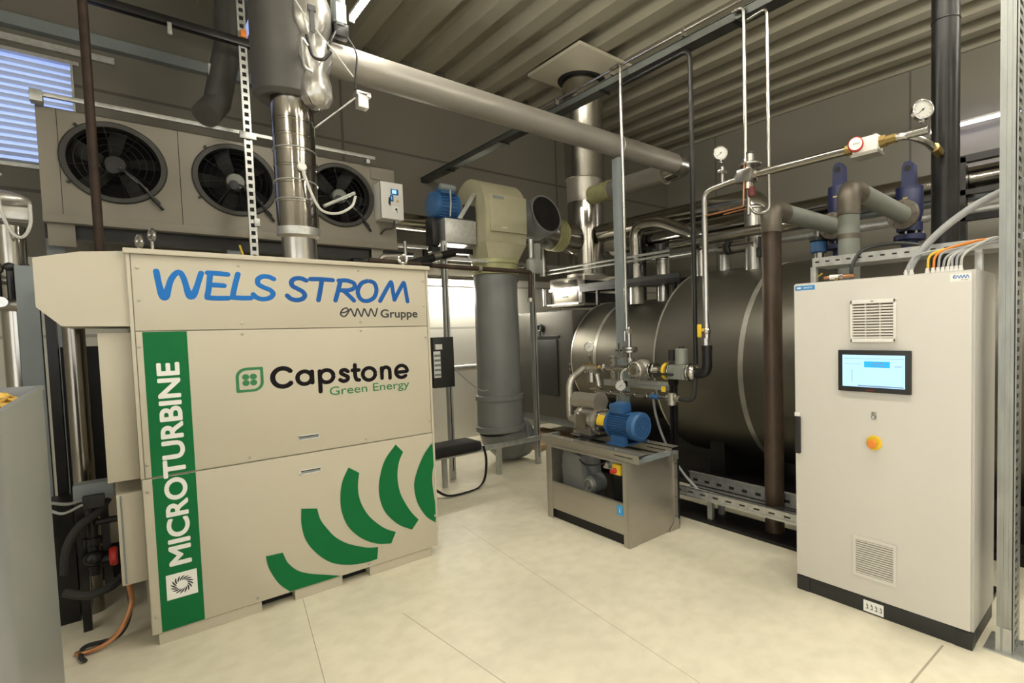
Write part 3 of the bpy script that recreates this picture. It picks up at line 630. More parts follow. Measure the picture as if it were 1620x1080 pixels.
b = MB(BRUSHED); b.rcyl((PX-.02, 3.66, 1.135), (PX-.02, 4.02, 1.135), .075, .02); b.cyl((PX-.02, 3.63, 1.135), (PX-.02, 3.665, 1.135), .092); b.cyl((PX-.02, 3.8, 1.05), (PX-.02, 3.8, 1.09), .03); t.part('silencer', b); t.o.location.y += .05
b = MB(BRUSHED); b.tube(fillet([(PX, 3.93, .93), (PX+.0, 4.13, .93), (PX+.0, 4.13, 1.02), (PX+.06, 4.20, 1.30), (3.60, 4.22, 1.41)], .09), .034, 14)
b.use(STEEL).ring((PX, 3.95, .93), (0, 1, 0), .04, .012); t.part('suction_pipe', b)

# ================================================================== gas train above the skid
MX = 3.67
def gauge(t, c, d, r, parent=None, stem=.07):
    c = V(c); d = V(d).normalized(); b = MB(STEEL)
    b.lathe([(0, -.5*r), (r*.9, -.5*r), (r, -.4*r), (r, .12*r), (r*.9, .16*r), (r*.88, .02*r)], c, d, 28); b.cyl(c-V((0, 0, r*.95)), c-V((0, 0, r+stem)), r*.16, seg=10); b.box(c-V((r*.25, r*.25, r+stem*.75)), c+V((r*.25, r*.25, -r-stem*.35)))
    g = t.part('pressure_gauge', b, parent)
    b = MB(mat('gauge_face', (.55, .54, .50, 1), .5)); b.lathe([(r*.88, .03*r), (0, .03*r)], c, d, 28); _, u, w = b.frame(d); b.use(BLACK)
    for k in range(9):
        a = radians(-30+240*k/8); q = c+d*.045*r+(u*cos(a)+w*sin(a))*r*.74; b.obox(q, (r*.06,)*3)
    p = c+d*.05*r; b.tube([p-(u*.3+w*.3)*r*.6, p+(u*.7+w*.6)*r*.8], r*.03, 6); b.lathe([(r*.1, .03*r), (r*.1, .1*r), (0, .1*r)], c, d, 12); t.part('gauge_dial', b, g, label='white dial with black needle')
t = Thing('gas_train', 'stainless gas pipe assembly with filter, valves and gauges above the blue motor', 'pipework', (MX, 3.5, 0))
Z1 = 1.425
b = MB(STEEL); b.cyl((MX, 3.30, Z1), (MX, 4.12, Z1), .032); b.cyl((MX, 2.84, Z1), (MX, 3.3, Z1), .035)
for y in (3.30, 3.345, 3.56, 3.60, 4.0): b.rcyl((MX, y-.012, Z1), (MX, y+.012, Z1), .075 if y < 3.7 else .05, .003)
t.part('main_pipe', b)
b = MB(BRUSHED); b.sphere((MX, 3.46, Z1), .10, (1, 1, 1.05)); b.rcyl((MX-.13, 3.46, Z1), (MX, 3.46, Z1), .085, .012); b.use(STEEL).ring((MX-.132, 3.46, Z1), (1, 0, 0), .068, .010); b.cyl((MX-.14, 3.46, Z1), (MX-.12, 3.46, Z1), .04)
for i in range(6): a = 2*pi*i/6; b.cyl((MX-.145, 3.46+.07*cos(a), Z1+.07*sin(a)), (MX-.12, 3.46+.07*cos(a), Z1+.07*sin(a)), .010, seg=6)
t.part('filter_housing', b)
b = MB(YELLOW); b.rcyl((MX, 3.145, Z1), (MX, 3.175, Z1), .078, .004); b.box((MX-.04, 3.15, Z1-.19), (MX-.034, 3.20, Z1-.14)); t.part('shutoff_disc', b, label='yellow valve disc')
b = MB(BLACK); b.box((MX-.10, 3.02, Z1-.03), (MX-.07, 3.30, Z1-.012), .004); b.cyl((MX-.1, 3.17, Z1-.02), (MX, 3.17, Z1-.02), .016); t.part('valve_lever', b, label='black lever')
b = MB(GREYPIPE); b.box((MX-.07, 2.90, Z1-.065), (MX+.07, 3.10, Z1+.065), .012)
for k in range(7): b.box((MX-.074, 2.92+.025*k, Z1-.05), (MX-.07, 2.93+.025*k, Z1+.05))
sol = t.part('solenoid_body', b)
b = MB(GREYPIPE); b.rcyl((MX, 2.985, Z1+.06), (MX, 2.985, Z1+.21), .058, .01); b.use(BLACK).cyl((MX, 2.985, Z1+.21), (MX, 2.985, Z1+.228), .024); b.box((MX-.05, 3.045, Z1+.10), (MX+.05, 3.10, Z1+.20), .005); t.part('solenoid_coil', b, sol)
b = MB(STEEL)
for y in (3.105, 2.892): b.rcyl((MX, y-.012, Z1), (MX, y+.012, Z1), .082, .003)
b.sphere((MX, 2.855, Z1), .075, (1, .6, 1)); t.part('flange', b)
b = MB(BLACKST); b.tube(fillet([(MX, 2.87, Z1-.01), (MX, 2.705, Z1-.0), (MX, 2.705, Z1+.20)], .12, 10), .045, 16); b.cyl((MX, 2.705, Z1+.20), (MX, 2.705, Z1+.24), .048); t.part('black_elbow', b)
b = MB(STEEL); b.cyl((MX, 2.705, Z1+.235), (MX, 2.705, Z1+.30), .035, seg=8); b.cyl((MX, 2.705, Z1+.30), (MX, 2.705, Z1+.42), .03); b.sphere((MX, 2.705, Z1+.36), .038); t.part('ball_valve', b)
b = MB(YELLOW); b.box((MX-.07, 2.715, Z1+.31), (MX-.055, 2.755, Z1+.42), .006); b.box((MX-.06, 2.71, Z1+.36), (MX, 2.735, Z1+.385)); t.part('valve_handle', b, label='yellow valve handle')
# upper regulator with gauges on the left
b = MB(BRUSHED); b.box((MX-.06, 4.08, Z1-.05), (MX+.06, 4.30, Z1+.02), .01); b.use(BRASS).cyl((MX-.03, 4.06, Z1+.0), (MX-.03, 4.28, Z1+.02), .025); b.use(STEEL)
for y in (4.10, 4.18, 4.26): b.cyl((MX-.06, y, Z1-.06), (MX-.06, y, Z1-.02), .02, seg=8)
b.cyl((MX, 4.22, Z1-.05), (MX, 4.22, Z1-.16), .05); b.cyl((MX, 4.14, Z1-.05), (MX, 4.10, Z1-.2), .03); t.part('regulator', b)
gauge(t, (MX-.02, 4.22, 1.64), (-.75, -.65, .1), .052, stem=.13)
gauge(t, (MX-.06, 3.715, 1.26), (-.75, -.65, .1), .055, stem=.03)
b = MB(BRUSHED); b.box((MX-.02, 3.84, 1.30), (MX, 3.90, 1.56), .004); b.use(STEEL)
for z in (1.33, 1.38, 1.43, 1.48, 1.53): b.cyl((MX-.05, 3.87, z), (MX-.02, 3.87, z), .012, seg=8)
b.tube(fillet([(MX-.04, 3.82, 1.53), (MX-.04, 3.74, 1.53), (MX-.04, 3.74, 1.62)], .02), .007, 8); b.tube(fillet([(MX-.04, 3.82, 1.40), (MX-.04, 3.76, 1.40), (MX-.04, 3.76, 1.20)], .02), .007, 8); b.use(BLACK).cyl((MX-.03, 3.76, 1.56), (MX-.03, 3.76, 1.68), .008, seg=8); b.box((MX-.04, 3.73, 1.60), (MX-.02, 3.80, 1.615)); t.part('instrument_manifold', b)
# lower line
Z2 = 1.18
b = MB(STEEL); b.cyl((MX-.03, 3.12, Z2), (MX-.03, 4.12, Z2-.0), .018)
for y in (3.40, 3.56, 3.66, 3.90, 4.10): b.cyl((MX-.03, y-.02, Z2), (MX-.03, y+.02, Z2), .026, seg=8)
b.cyl((MX-.03, 3.80, Z2-.16), (MX-.03, 3.80, Z2+.02), .012); b.cyl((MX-.03, 4.08, Z2-.18), (MX-.03, 4.08, Z2+.03), .025); b.box((MX-.05, 4.04, Z2+.01), (MX-.01, 4.20, Z2+.03)); t.part('drain_pipe', b)
b = MB(BLUE); b.cyl((MX-.03, 3.24, Z2), (MX-.03, 3.34, Z2), .024); t.part('sleeve', b, label='blue sleeve')
b = MB(BRUSHED); b.cyl((MX-.02, 3.09, Z2-.06), (MX-.02, 3.09, Z2+.05), .04); b.sphere((MX-.05, 3.03, Z2+.03), .018); b.cyl((MX-.02, 3.0, Z2), (MX-.02, 3.15, Z2), .028); t.part('tee_fitting', b)
b = MB(RUBBER); b.tube(fillet([(MX-.02, 3.02, Z2), (MX-.02, 2.845, Z2-.0), (MX, 2.835, Z2+.20)], .06), .02, 12); t.part('black_hose', b, label='black hose')
b = MB(CABLEW); b.tube(fillet([(MX-.05, 3.60, 1.44), (MX-.05, 3.71, 1.40), (MX-.05, 3.72, 1.19)], .05), .011, 10); t.part('white_hose', b, label='white bent tube')
b = MB(GALV); b.box((MX+.02, 3.10, 1.24), (MX+.06, 3.75, 1.32), .003); b.use(GREYPAINT).box((MX+.018, 3.15, 1.27), (MX+.02, 3.7, 1.285)); b.use(GALV).box((MX+.02, 3.7, 1.24), (MX+.05, 4.05, 1.30)); t.part('support_rail', b)
for y in (3.075, 3.115):
    b = MB(BLACKST); b.box((MX-.01, y-.012, 0), (MX+.03, y+.012, 1.36), .003); t.part('support_leg', b)
b = MB(BLACKST); b.box((MX-.02, 3.06, 1.3), (MX+.04, 3.13, 1.38)); t.part('pipe_clamp', b)
# flanged union at the bottom of the shiny riser
b = MB(STEEL); zz = 1.60
b.cyl((MX, 3.64, 1.44), (MX, 3.64, 1.84), .024); b.rcyl((MX, 3.64, zz-.012), (MX, 3.64, zz+.012), .07, .003); b.rcyl((MX, 3.64, zz+.02), (MX, 3.64, zz+.045), .07, .003); b.cyl((MX, 3.72, zz+.02), (MX, 3.55, zz+.02), .028); b.box((MX-.07, 3.61, zz-.06), (MX-.03, 3.68, zz-.015)); b.cyl((MX, 3.64, 1.78), (MX, 3.64, 1.82), .034, seg=8); b.cyl((MX-.03, 3.67, 1.7), (MX-.03, 3.67, 1.80), .014)
b.cyl((MX, 3.63, 1.50), (MX, 3.63, 1.53), .04); t.part('flange_union', b)

# ================================================================== boiler tank
TX, TZ, R1, R0 = 5.8, 1.37, 1.17, .865
t = Thing('boiler_tank', 'huge dark steel-clad horizontal boiler tank lying along the right side', 'boiler', (TX, 2.5, 0))
b = MB(TANKM); b.lathe([(0, -3.0), (R1-.04, -3.0), (R1, -2.96), (R1, 4.21), (R1-.015, 4.22), (R0-.02, 4.22)], (TX, 0, TZ), (0, 1, 0), 128); sh = t.part('tank_shell', b)
b = MB(TANKM); b.lathe([(R0, 4.20), (R0, 6.13), (R0-.02, 6.15), (0, 6.15)], (TX, 0, TZ), (0, 1, 0), 128); sh2 = t.part('front_shell', b)
for y, r, par in ((1.55, R1, sh), (3.0, R1, sh), (-.2, R1, sh), (4.19, R1, sh), (5.6, R0, sh2), (6.12, R0, sh2)):
    b = MB(BAND); h = .030 if y not in (4.19, 6.12) else .012
    b.lathe([(r, y-h), (r+.004, y-h), (r+.004, y+h), (r, y+h)], (TX, 0, TZ), (0, 1, 0), 128); t.part('cladding_band', b, par)
b = MB(BLACKST)
for y in (.4, 3.6, 5.7):
    s = MB(BLACKST); s.box((TX-.75, y-.10, .06), (TX+.75, y+.10, .55 if y < 5 else .75)); t.part('saddle', s)
b.box((4.75, -3, 0), (6.85, 6.2, .06)); b.box((4.78, -3, .06), (4.86, 6.2, .16)); t.part('base_frame', b)
b = MB(mat('boiler_front_paint', (.075, .07, .06, 1), .45, .4, var=.06)); b.box((5.02, 6.16, .42), (6.5, 7.9, 2.12), .05); b.use(GREYPAINT).box((5.10, 6.2, .30), (6.4, 7.8, .42)); fb = t.part('front_box', b)
b = MB(BLACK); b.box((5.005, 6.55, .78), (5.03, 7.15, 1.68), .03); b.box((5.0, 6.5, 1.70), (5.03, 7.2, 1.74), .01); t.part('inspection_door', b, fb, label='black door on the boiler front')
b = MB(BLACK); b.ring((4.99, 6.97, 1.86), (1, 0, 0), .05, .018); b.cyl((4.99, 6.97, 1.82), (4.99, 6.97, 1.72), .012); b.use(GREYPAINT).cyl((4.99, 6.97, 1.86), (5.03, 6.97, 1.86), .03); t.part('round_handle', b, fb)
for y, z in ((6.25, 1.30), (6.25, 1.22), (6.25, 1.13), (6.20, 1.13)):
    b = MB(STEEL); b.sphere((5.015, y, z), .022); t.part('bolt', b, fb)
# flue box and chimney
t = Thing('flue_box', 'stainless flue box with a clip-on door on top of the boiler front under the chimney', 'flue box', (5.8, 6.8, 2.2))
b = MB(BRUSHED); b.box((5.42, 6.36, 2.2), (6.25, 7.22, 2.67), .01); fbx = t.part('box_body', b)
b = MB(STEEL); b.box((5.395, 6.37, 2.235), (5.42, 7.20, 2.665), .006); b.use(CLAD).box((5.385, 6.47, 2.27), (5.398, 7.12, 2.62), .006); b.use(STEEL).box((5.36, 6.40, 2.46), (5.40, 7.20, 2.50)); b.use(GREYPAINT).box((5.38, 6.70, 2.34), (5.386, 6.86, 2.37)); d = t.part('door', b, fbx)
b = MB(STEEL); b.rcyl((5.34, 7.28, 2.22), (5.34, 7.28, 2.52), .04, .01); b.box((5.33, 6.40, 2.225), (5.36, 7.3, 2.245)); t.part('door_latch', b, d)
b = MB(DARKSLOT); b.box((5.45, 6.355, 2.24), (6.2, 6.36, 2.60)); b.use(BRUSHED).box((5.42, 6.33, 2.60), (6.3, 6.37, 2.68)); b.box((5.42, 6.33, 2.40), (6.3, 6.36, 2.44)); t.part('side_panel', b, fbx, label='dark recessed side')
CHX, CHY = 5.8, 6.7
t = Thing('chimney', 'tall shiny steel chimney rising from the boiler to a square plate in the roof', 'chimney', (CHX, CHY, 2.67))
b = MB(CLAD); b.lathe([(.30, 2.70), (.30, 3.42), (.306, 3.42), (.306, 3.46), (.30, 3.46), (.30, 3.9)], (CHX, CHY, 0), (0, 0, 1), 48); b.use(BRUSHED).lathe([(.34, 2.675), (.34, 2.72), (.30, 2.73)], (CHX, CHY, 0), (0, 0, 1), 48); t.part('lower_section', b)
b = MB(BRUSHED); b.lathe([(.30, 3.9), (.30, 4.28), (.325, 4.285)], (CHX, CHY, 0), (0, 0, 1), 48); t.part('middle_section', b)
b = MB(CLAD); b.lathe([(.325, 4.285), (.325, 5.55), (.33, 5.56), (.33, 5.60), (.325, 5.61), (.325, ZC-.01)], (CHX, CHY, 0), (0, 0, 1), 48); t.part('upper_section', b)
b = MB(BRUSHED); b.cyl((CHX+.2, CHY, 3.3), (CHX+.62, CHY-.1, 3.3), .16); b.rcyl((CHX+.58, CHY-.1, 3.3), (CHX+.62, CHY-.1, 3.3), .23, .01); t.part('side_branch', b)
b = MB(CREAM); b.box((CHX-.78, CHY-.88, ZC-.06), (CHX+.62, CHY+.42, ZC-.01), .004); b.use(DARKSLOT).lathe([(.325, ZC-.064), (.40, ZC-.064), (.40, ZC-.058)], (CHX, CHY, 0), (0, 0, 1), 48)
single('chimney_roof_plate', b, 'square cream sheet plate in the roof around the shiny chimney', 'plate')

# ================================================================== horizontal duct on its post
DY, DZ, DR = 4.5, 3.975, .125
t = Thing('overhead_duct', 'long grey horizontal duct under the roof from the stack to the boiler', 'duct', (3.4, DY, DZ))
b = MB(DUCTP); b.cyl((1.22, DY, DZ), (5.46, DY, DZ), DR, seg=40); t.part('straight_duct', b)
b = MB(STEEL); b.tube(fillet([(5.46, DY, DZ), (5.66, DY, DZ), (5.66, DY+.28, DZ-.02)], .2, 10), DR+.008, 32); t.part('elbow', b)
b = MB(DUCTP); b.cyl((5.66, DY+.26, DZ-.02), (5.72, 6.42, DZ), DR+.01, seg=36); b.use(CLAMP).cyl((5.70, 5.95, DZ), (5.716, 6.41, DZ), DR+.02, seg=36); b.use(BRUSHED).ring((5.665, DY+.33, DZ-.02), (0, 1, 0), DR+.012, .012); t.part('return_duct', b)
b = MB(BRUSHED); b.ring((4.43, DY, DZ), (1, 0, 0), DR+.004, .008); b.box((4.41, DY-.02, DZ-DR-.03), (4.47, DY+.02, DZ-DR)); t.part('pipe_clip', b)
b = MB(GREYPAINT); b.box((4.37, 4.45, 0.012), (4.48, 4.55, 3.82), .004); b.box((4.32, 4.40, 0), (4.53, 4.60, .012)); b.use(BLACK).box((4.50, 4.44, 2.42), (4.58, 4.54, 2.60), .01)
single('support_post', b, 'blue-grey square steel post standing behind the gas train and carrying the overhead duct', 'post')

# ================================================================== stack out of the microturbine
EX, EY = 1.065, 4.6
t = Thing('exhaust_stack', 'shiny banded exhaust stack rising from the microturbine roof into a dark insulation jacket', 'exhaust pipe', (EX, EY, 2.37))
b = MB(STEEL); b.lathe([(.118, 2.372), (.118, 2.58), (.14, 2.60)], (EX, EY, 0), (0, 0, 1), 40); b.use(GALVB).lathe([(.142, 2.60), (.146, 2.60), (.146, 2.66), (.142, 2.66)], (EX, EY, 0), (0, 0, 1), 40); t.part('stack_foot', b)
b = MB(mat('stack_cladding', (.27, .25, .22, 1), .15, 1, var=.15, scale=4, rvar=.06, bump=.2)); prof = [(.14, 2.60)]
for z in (2.84, 2.98, 3.10, 3.22, 3.33, 3.44): prof += [(.14, z), (.143, z+.004), (.143, z+.018), (.14, z+.022)]
prof += [(.14, 3.62), (.16, 3.66)]; b.lathe(prof, (EX, EY, 0), (0, 0, 1), 48); st = t.part('stack_pipe', b)
for z in (2.84, 2.98, 3.22):
    b = MB(GALVB); b.ring((EX, EY, z+.01), (.05, .1, 1), .144, .005, 36, 6); t.part('clamp_band', b, st)
b = MB(WRAP); b.lathe([(.125, 3.63), (.15, 3.61), (.20, 3.60), (.232, 3.63), (.238, 3.70), (.235, 4.3), (.25, 4.7), (.24, ZC)], (EX-.012, EY, 0), (0, 0, 1), 40); t.part('insulation_jacket', b)
b = MB(WHITE); b.lathe([(0, .02), (.026, .02), (.032, .01), (.032, 0), (.012, -.03)], (EX+.005, EY-.16, 3.09), (0, -1, 0), 20); t.part('probe_cap', b)
t2 = Thing('foil_pipe_jacket', 'crumpled silver foil insulation bag on the right side of the dark stack jacket', 'insulation', (1.25, 4.42, 3.6))
b = MB(FOIL); rnd = random.Random(3)
b.lathe([(0, 0), (.07, .0), (.11, .06), (.105, .16), (.085, .24), (.12, .33), (.125, .44), (.09, .50), (.13, .58), (.135, .70), (.11, .78), (.12, .9), (.08, 1.0), (0, 1.02)], (1.19, 4.40, 3.55), (-.02, .02, 1), 32)
for v in b.bm.verts: v.co += V((rnd.uniform(-.012, .012), rnd.uniform(-.012, .012), rnd.uniform(-.01, .01)))
t2.part('foil_jacket', b, smooth=60)
b = MB(BLACK); b.box((1.13, 4.262, 4.02), (1.16, 4.275, 4.2)); b.box((1.12, 4.26, 4.17), (1.17, 4.275, 4.21)); b.tube(spline([(1.10, 4.25, 3.98), (1.13, 4.25, 3.85), (1.2, 4.25, 3.84), (1.26, 4.27, 3.92)]), .012, 8); t2.part('strap', b)
b = MB(GALVB); b.tube(fillet([(1.10, 4.24, 3.90), (1.06, 4.235, 3.95), (1.07, 4.235, 3.74), (1.12, 4.235, 3.72)], .03), .010, 8); t2.part('loop_handle', b)
t = Thing('flue_valve', 'brown and steel flanged valve between the foil jacket and the overhead duct', 'valve', (1.36, 4.5, 3.7))
b = MB(BRUSHED); b.rcyl((1.17, 4.5, DZ), (1.20, 4.5, DZ), .16, .004); b.rcyl((1.22, 4.5, DZ), (1.245, 4.5, DZ), .16, .004); b.use(CLAMP).rcyl((1.20, 4.5, DZ), (1.23, 4.5, DZ), .13, .004); t.part('flange', b)
b = MB(GREYPAINT); b.cyl((1.36, 4.38, 4.18), (1.36, 4.38, 4.62), .05); b.use(BLACKST).box((1.31, 4.34, 4.10), (1.42, 4.42, 4.20), .01); b.use(GALV).box((1.33, 4.33, 4.2), (1.40, 4.345, 4.34)); t.part('actuator', b)
b = MB(BLACK); b.tube(spline([(1.40, 4.35, 4.12), (1.46, 4.33, 4.0), (1.45, 4.33, 3.85), (1.44, 4.33, 3.72)]), .007, 8); b.tube(spline([(1.32, 4.34, 4.12), (1.28, 4.31, 4.03), (1.25, 4.30, 3.95)]), .009, 8); t.part('lead', b)
t = Thing('sensor_rod', 'slanted thin steel rod ending in a small grey connection head right of the stack', 'sensor', (1.35, 4.45, 3.5))
b = MB(STEEL); b.cyl((1.20, 4.56, 3.44), (1.44, 4.33, 3.66), .009, seg=10); b.cyl((1.20, 4.56, 3.44), (1.20, 4.6, 2.98), .004, seg=8); t.part('rod', b)
b = MB(FOIL); b.box((1.44, 4.28, 3.58), (1.52, 4.36, 3.70), .012); b.box((1.43, 4.28, 3.67), (1.54, 4.36, 3.705), .008); t.part('connection_head', b)
b = MB(CABLEW); b.tube([(.98, 4.32, 4.35), (1.12, 4.30, 4.12), (1.28, 4.29, 3.95), (1.42, 4.30, 3.80)], .006, 8); t.part('lead', b)
b = MB(CABLEW); b.tube(spline([(EX+.01, EY-.17, 3.06), (EX+.06, EY-.19, 2.88), (EX+.12, EY-.19, 2.78), (EX+.24, EY-.16, 2.78), (EX+.36, EY-.1, 2.86), (EX+.40, EY-.08, 2.95)]), .010, 8)
b.use(GALV).tube([(EX+.14, EY-.17, 2.82), (EX+.40, EY-.06, 2.98)], .012, 8); single('sensor_cable', b, 'pale cable loop drooping from the white probe cap on the shiny stack', 'cable')

# ================================================================== fan cooler
t = Thing('fan_cooler', 'wide beige three-fan air cooler mounted on a frame behind the microturbine', 'air cooler', (1.2, 7.3, 0))
b = MB(CASING); cx0, cx1, cz0, cz1 = -.42, 2.76, 2.99, 3.97
for x0, x1 in ((cx0, .565), (.57, 1.555), (1.56, cx1)):
    fx = {cx0: .085, .57: 1.045, 1.56: 2.10}[x0]; n = 48; rr = .365
    ring = [(fx+rr*cos(2*pi*i/n+pi/4), 3.545+rr*sin(2*pi*i/n+pi/4)) for i in range(n)]
    def edge(a):
        c, s = cos(a), sin(a); k = 1e9
        if c > 1e-6: k = min(k, (x1-fx)/c)
        if c < -1e-6: k = min(k, (x0-fx)/c)
        if s > 1e-6: k = min(k, (cz1-3.545)/s)
        if s < -1e-6: k = min(k, (cz0-3.545)/s)
        return (fx+c*k, 3.545+s*k)
    outer = [edge(2*pi*i/n+pi/4) for i in range(n)]
    A = [b.bm.verts.new((x, 7.0, z)) for x, z in ring]; B = [b.bm.verts.new((x, 7.0, z)) for x, z in outer]
    for i in range(n): j = (i+1) % n; b._f([A[i], A[j], B[j], B[i]])
    for q in ((x0, cz0), (x1, cz0), (x0, cz1), (x1, cz1)):
        ds = sorted(range(n), key=lambda i: math.hypot(outer[i][0]-q[0], outer[i][1]-q[1]))[:6]; ds.sort()
        for i in ds:
            j = (i+1) % n; p, r = outer[i], outer[j]
            if abs(p[0]-r[0]) > 1e-4 and abs(p[1]-r[1]) > 1e-4: b._f([B[i], B[j], b.bm.verts.new((q[0], 7.0, q[1]))])
b.use(DARKSLOT).box((cx0+.01, 7.50, cz0+.01), (cx1-.01, 7.55, cz1-.01)); b.use(CASING).box((cx0, 7.55, cz0), (cx1, 7.58, cz1)); b.box((cx0, 7.0, cz1-.005), (cx1, 7.58, cz1)); b.box((cx0, 7.0, cz0), (cx1, 7.58, cz0+.005)); b.box((cx0, 7.001, cz0), (cx0+.005, 7.58, cz1)); b.box((cx1-.005, 7.001, cz0), (cx1, 7.58, cz1))  # black sheet at the back paints the shade inside the fan openings
for x in (cx0+.13, .567, 1.557): b.use(DARKSLOT).box((x-.002, 6.998, cz0), (x+.002, 7.0, cz1))
b.use(CASING).box((cx0, 6.97, cz0-.06), (cx1, 7.01, cz0+.02), .004); b.box((cx1-.3, 6.985, cz1-.16), (cx1-.16, 6.999, cz1-.04)); t.part('casing', b, norm=True)
for k, fx in enumerate((.085, 1.045, 2.10)):
    b = MB(GUARD); b.lathe([(.335, 6.975), (.375, 6.975), (.385, 6.985), (.385, 7.0), (.34, 7.01), (.335, 7.12)], (fx, 0, 3.545), (0, 1, 0), 56); fan = t.part('fan_ring', b)
    b = MB(BLADE)
    for i in range(5):
        a0 = 2*pi*i/5+.3+k*.5; A = []; B = []
        for j in range(6):
            r = .10+.23*j/5; sp_ = .38-.04*j; tw = .035
            A.append(b.bm.verts.new((fx+r*cos(a0-sp_-.12*j/5), 7.10-tw, 3.545+r*sin(a0-sp_-.12*j/5)))); B.append(b.bm.verts.new((fx+r*cos(a0+sp_-.12*j/5), 7.10+tw, 3.545+r*sin(a0+sp_-.12*j/5))))
        for j in range(5): b._f([A[j], A[j+1], B[j+1], B[j]])
    t.part('fan_blades', b, fan)
    b = MB(GREYPIPE if k else BLADE); b.rcyl((fx, 7.03, 3.545), (fx, 7.16, 3.545), .085, .01); b.use(BLACK).cyl((fx-.02, 7.02, 3.50), (fx-.02, 7.06, 3.50), .05); t.part('fan_motor', b, fan)
    b = MB(BLACKST)
    for r in (.12, .175, .23, .285): b.ring((fx, 6.985, 3.545), (0, 1, 0), r, .0022, 40, 5)
    for i in range(8): a = 2*pi*i/8+.2; b.cyl((fx+.1*cos(a), 6.985, 3.545+.1*sin(a)), (fx+.36*cos(a), 6.985, 3.545+.36*sin(a)), .003, seg=5)
    t.part('fan_guard', b, fan)
    b = MB(BLACK); b.tube(spline([(fx+.02, 6.97, 3.50), (fx+.08, 6.96, 3.46), (fx+.18, 6.96, 3.36), (fx+.30, 6.965, 3.18), (fx+.33, 6.98, 3.14)]), .012, 8); b.cyl((fx+.26, 6.965, 3.24), (fx+.30, 6.965, 3.19), .02, seg=8); b.use(GALV).tube([(fx+.03, 6.965, 3.5), (fx+.22, 6.96, 3.32)], .008, 6); t.part('motor_cable', b, fan)
    for a in (radians(-50), radians(215), radians(130)):
        b = MB(BLACK); b.cyl((fx+.40*cos(a), 6.98, 3.545+.40*sin(a)), (fx+.40*cos(a), 7.0, 3.545+.40*sin(a)), .014, seg=8); t.part('fan_bolt', b, fan)
b = MB(CASING); b.box((-.40, 7.02, 2.72), (-.22, 7.05, 2.95), .004); t.part('leg_bracket', b)
b = MB(CASING); b.box((2.44, 7.02, 2.55), (2.58, 7.05, 2.95), .004); t.part('leg_bracket', b)
for x in (-.36, 1.0, 2.3):
    b = MB(GREYPAINT if x < 2 else BLACKST); b.box((x-.06, 7.1, 0), (x+.06, 7.22, 2.93)); t.part('frame_leg', b)
b = MB(BLACKST); b.box((-.42, 7.08, 2.80), (2.5, 7.24, 2.93)); b.box((2.5, 7.05, 2.88), (3.0, 7.15, 2.92)); t.part('frame_beam', b)
t = Thing('fan_control_box', 'small white control box with a lit display beside the rightmost cooler fan', 'control box', (2.63, 6.87, 3.28))
b = MB(WHITE); b.box((2.49, 6.75, 3.28), (2.765, 6.995, 3.735), .006); b.use(DARKSLOT).box((2.486, 6.768, 3.28), (2.49, 6.774, 3.735)); bd = t.part('box_body', b)
BF = lambda u, v, w: V((u, 6.75-w, v))
b = MB(BLUEL); b.box(BF(2.61, 3.585, 0), BF(2.705, 3.655, .006), .001); b.use(SCREEN).box(BF(2.625, 3.597, .003), BF(2.68, 3.643, .0075)); t.part('display', b, bd)
b = MB(BLUEL); b.box(BF(2.60, 3.50, 0), BF(2.64, 3.58, .004)); b.use(WHITEL).box(BF(2.615, 3.52, .003), BF(2.622, 3.56, .005)); t.part('sticker', b, bd, label='blue sticker')
b = MB(YELLOW); b.prism([(2.672, 3.50), (2.712, 3.50), (2.692, 3.535)], BF, 0, .003); t.part('sticker', b, bd, label='small yellow warning triangle')
b = MB(BLACK); b.prism([(2.575, 3.47), (2.595, 3.44), (2.60, 3.52), (2.585, 3.55)], BF, 0, .02); t.part('main_switch', b, bd)
b = MB(WHITEL); b.box(BF(2.62, 3.36, 0), BF(2.71, 3.44, .004), .001); b.use(BLACK).prism([(2.665, 3.41), (2.685, 3.36), (2.672, 3.405)], BF, 0, .012); b.lathe([(.012, 0), (.012, .012), (0, .012)], BF(2.668, 3.405, .003), (0, -1, 0), 12); t.part('selector_switch', b, bd)
for x in (2.58, 2.66):
    b = MB(BLACK); b.sphere((x, 6.93, 3.75), .04); t.part('cable_gland', b, bd)
b = MB(BLACK); b.tube(spline([(2.68, 6.85, 3.285), (2.66, 6.86, 3.19), (2.58, 6.9, 3.17), (2.55, 6.98, 3.12)]), .012, 8); t.part('lead', b)
b = MB(GALVB); b.box((-.40, 6.86, 4.015), (2.48, 6.90, 4.055), .003); b.box((-.44, 6.84, 3.96), (-.36, 6.97, 4.06), .004); b.use(GALV).box((2.38, 6.88, 3.965), (2.42, 6.99, 4.02))
b.use(GALVB).box((.84, 6.86, 4.05), (.88, 6.90, 4.68)); single('strut_rail', b, 'galvanised strut rail running along the top of the fan cooler', 'rail')
t = Thing('slotted_strut', 'light galvanised slotted strut hanging from the roof in front of the middle cooler fan', 'strut', (1.10, 6.5, 2.45))
b = MB(GALVB); z = 2.45
while z < ZC-.05:
    b.box((1.055, 6.5, z), (1.072, 6.53, z+.08)); b.box((1.108, 6.5, z), (1.125, 6.53, z+.08)); b.box((1.072, 6.5, z), (1.108, 6.53, z+.038)); z += .08
b.use(DARKSLOT).box((1.072, 6.515, 2.45), (1.108, 6.53, z)); t.part('strut', b)
b = MB(GALVB); b.box((1.02, 6.48, 3.86), (1.16, 6.53, 3.93), .004); b.box((1.10, 6.48, 2.98), (1.15, 6.53, 3.06), .004); t.part('bracket', b)
b = MB(RUST); b.tube([(-.06, 6.45, 2.4), (-.06, 6.45, ZC+.1)], .034, 14); single('rusty_pipe', b, 'thin rusty vertical pipe in front of the leftmost cooler fan', 'pipe')
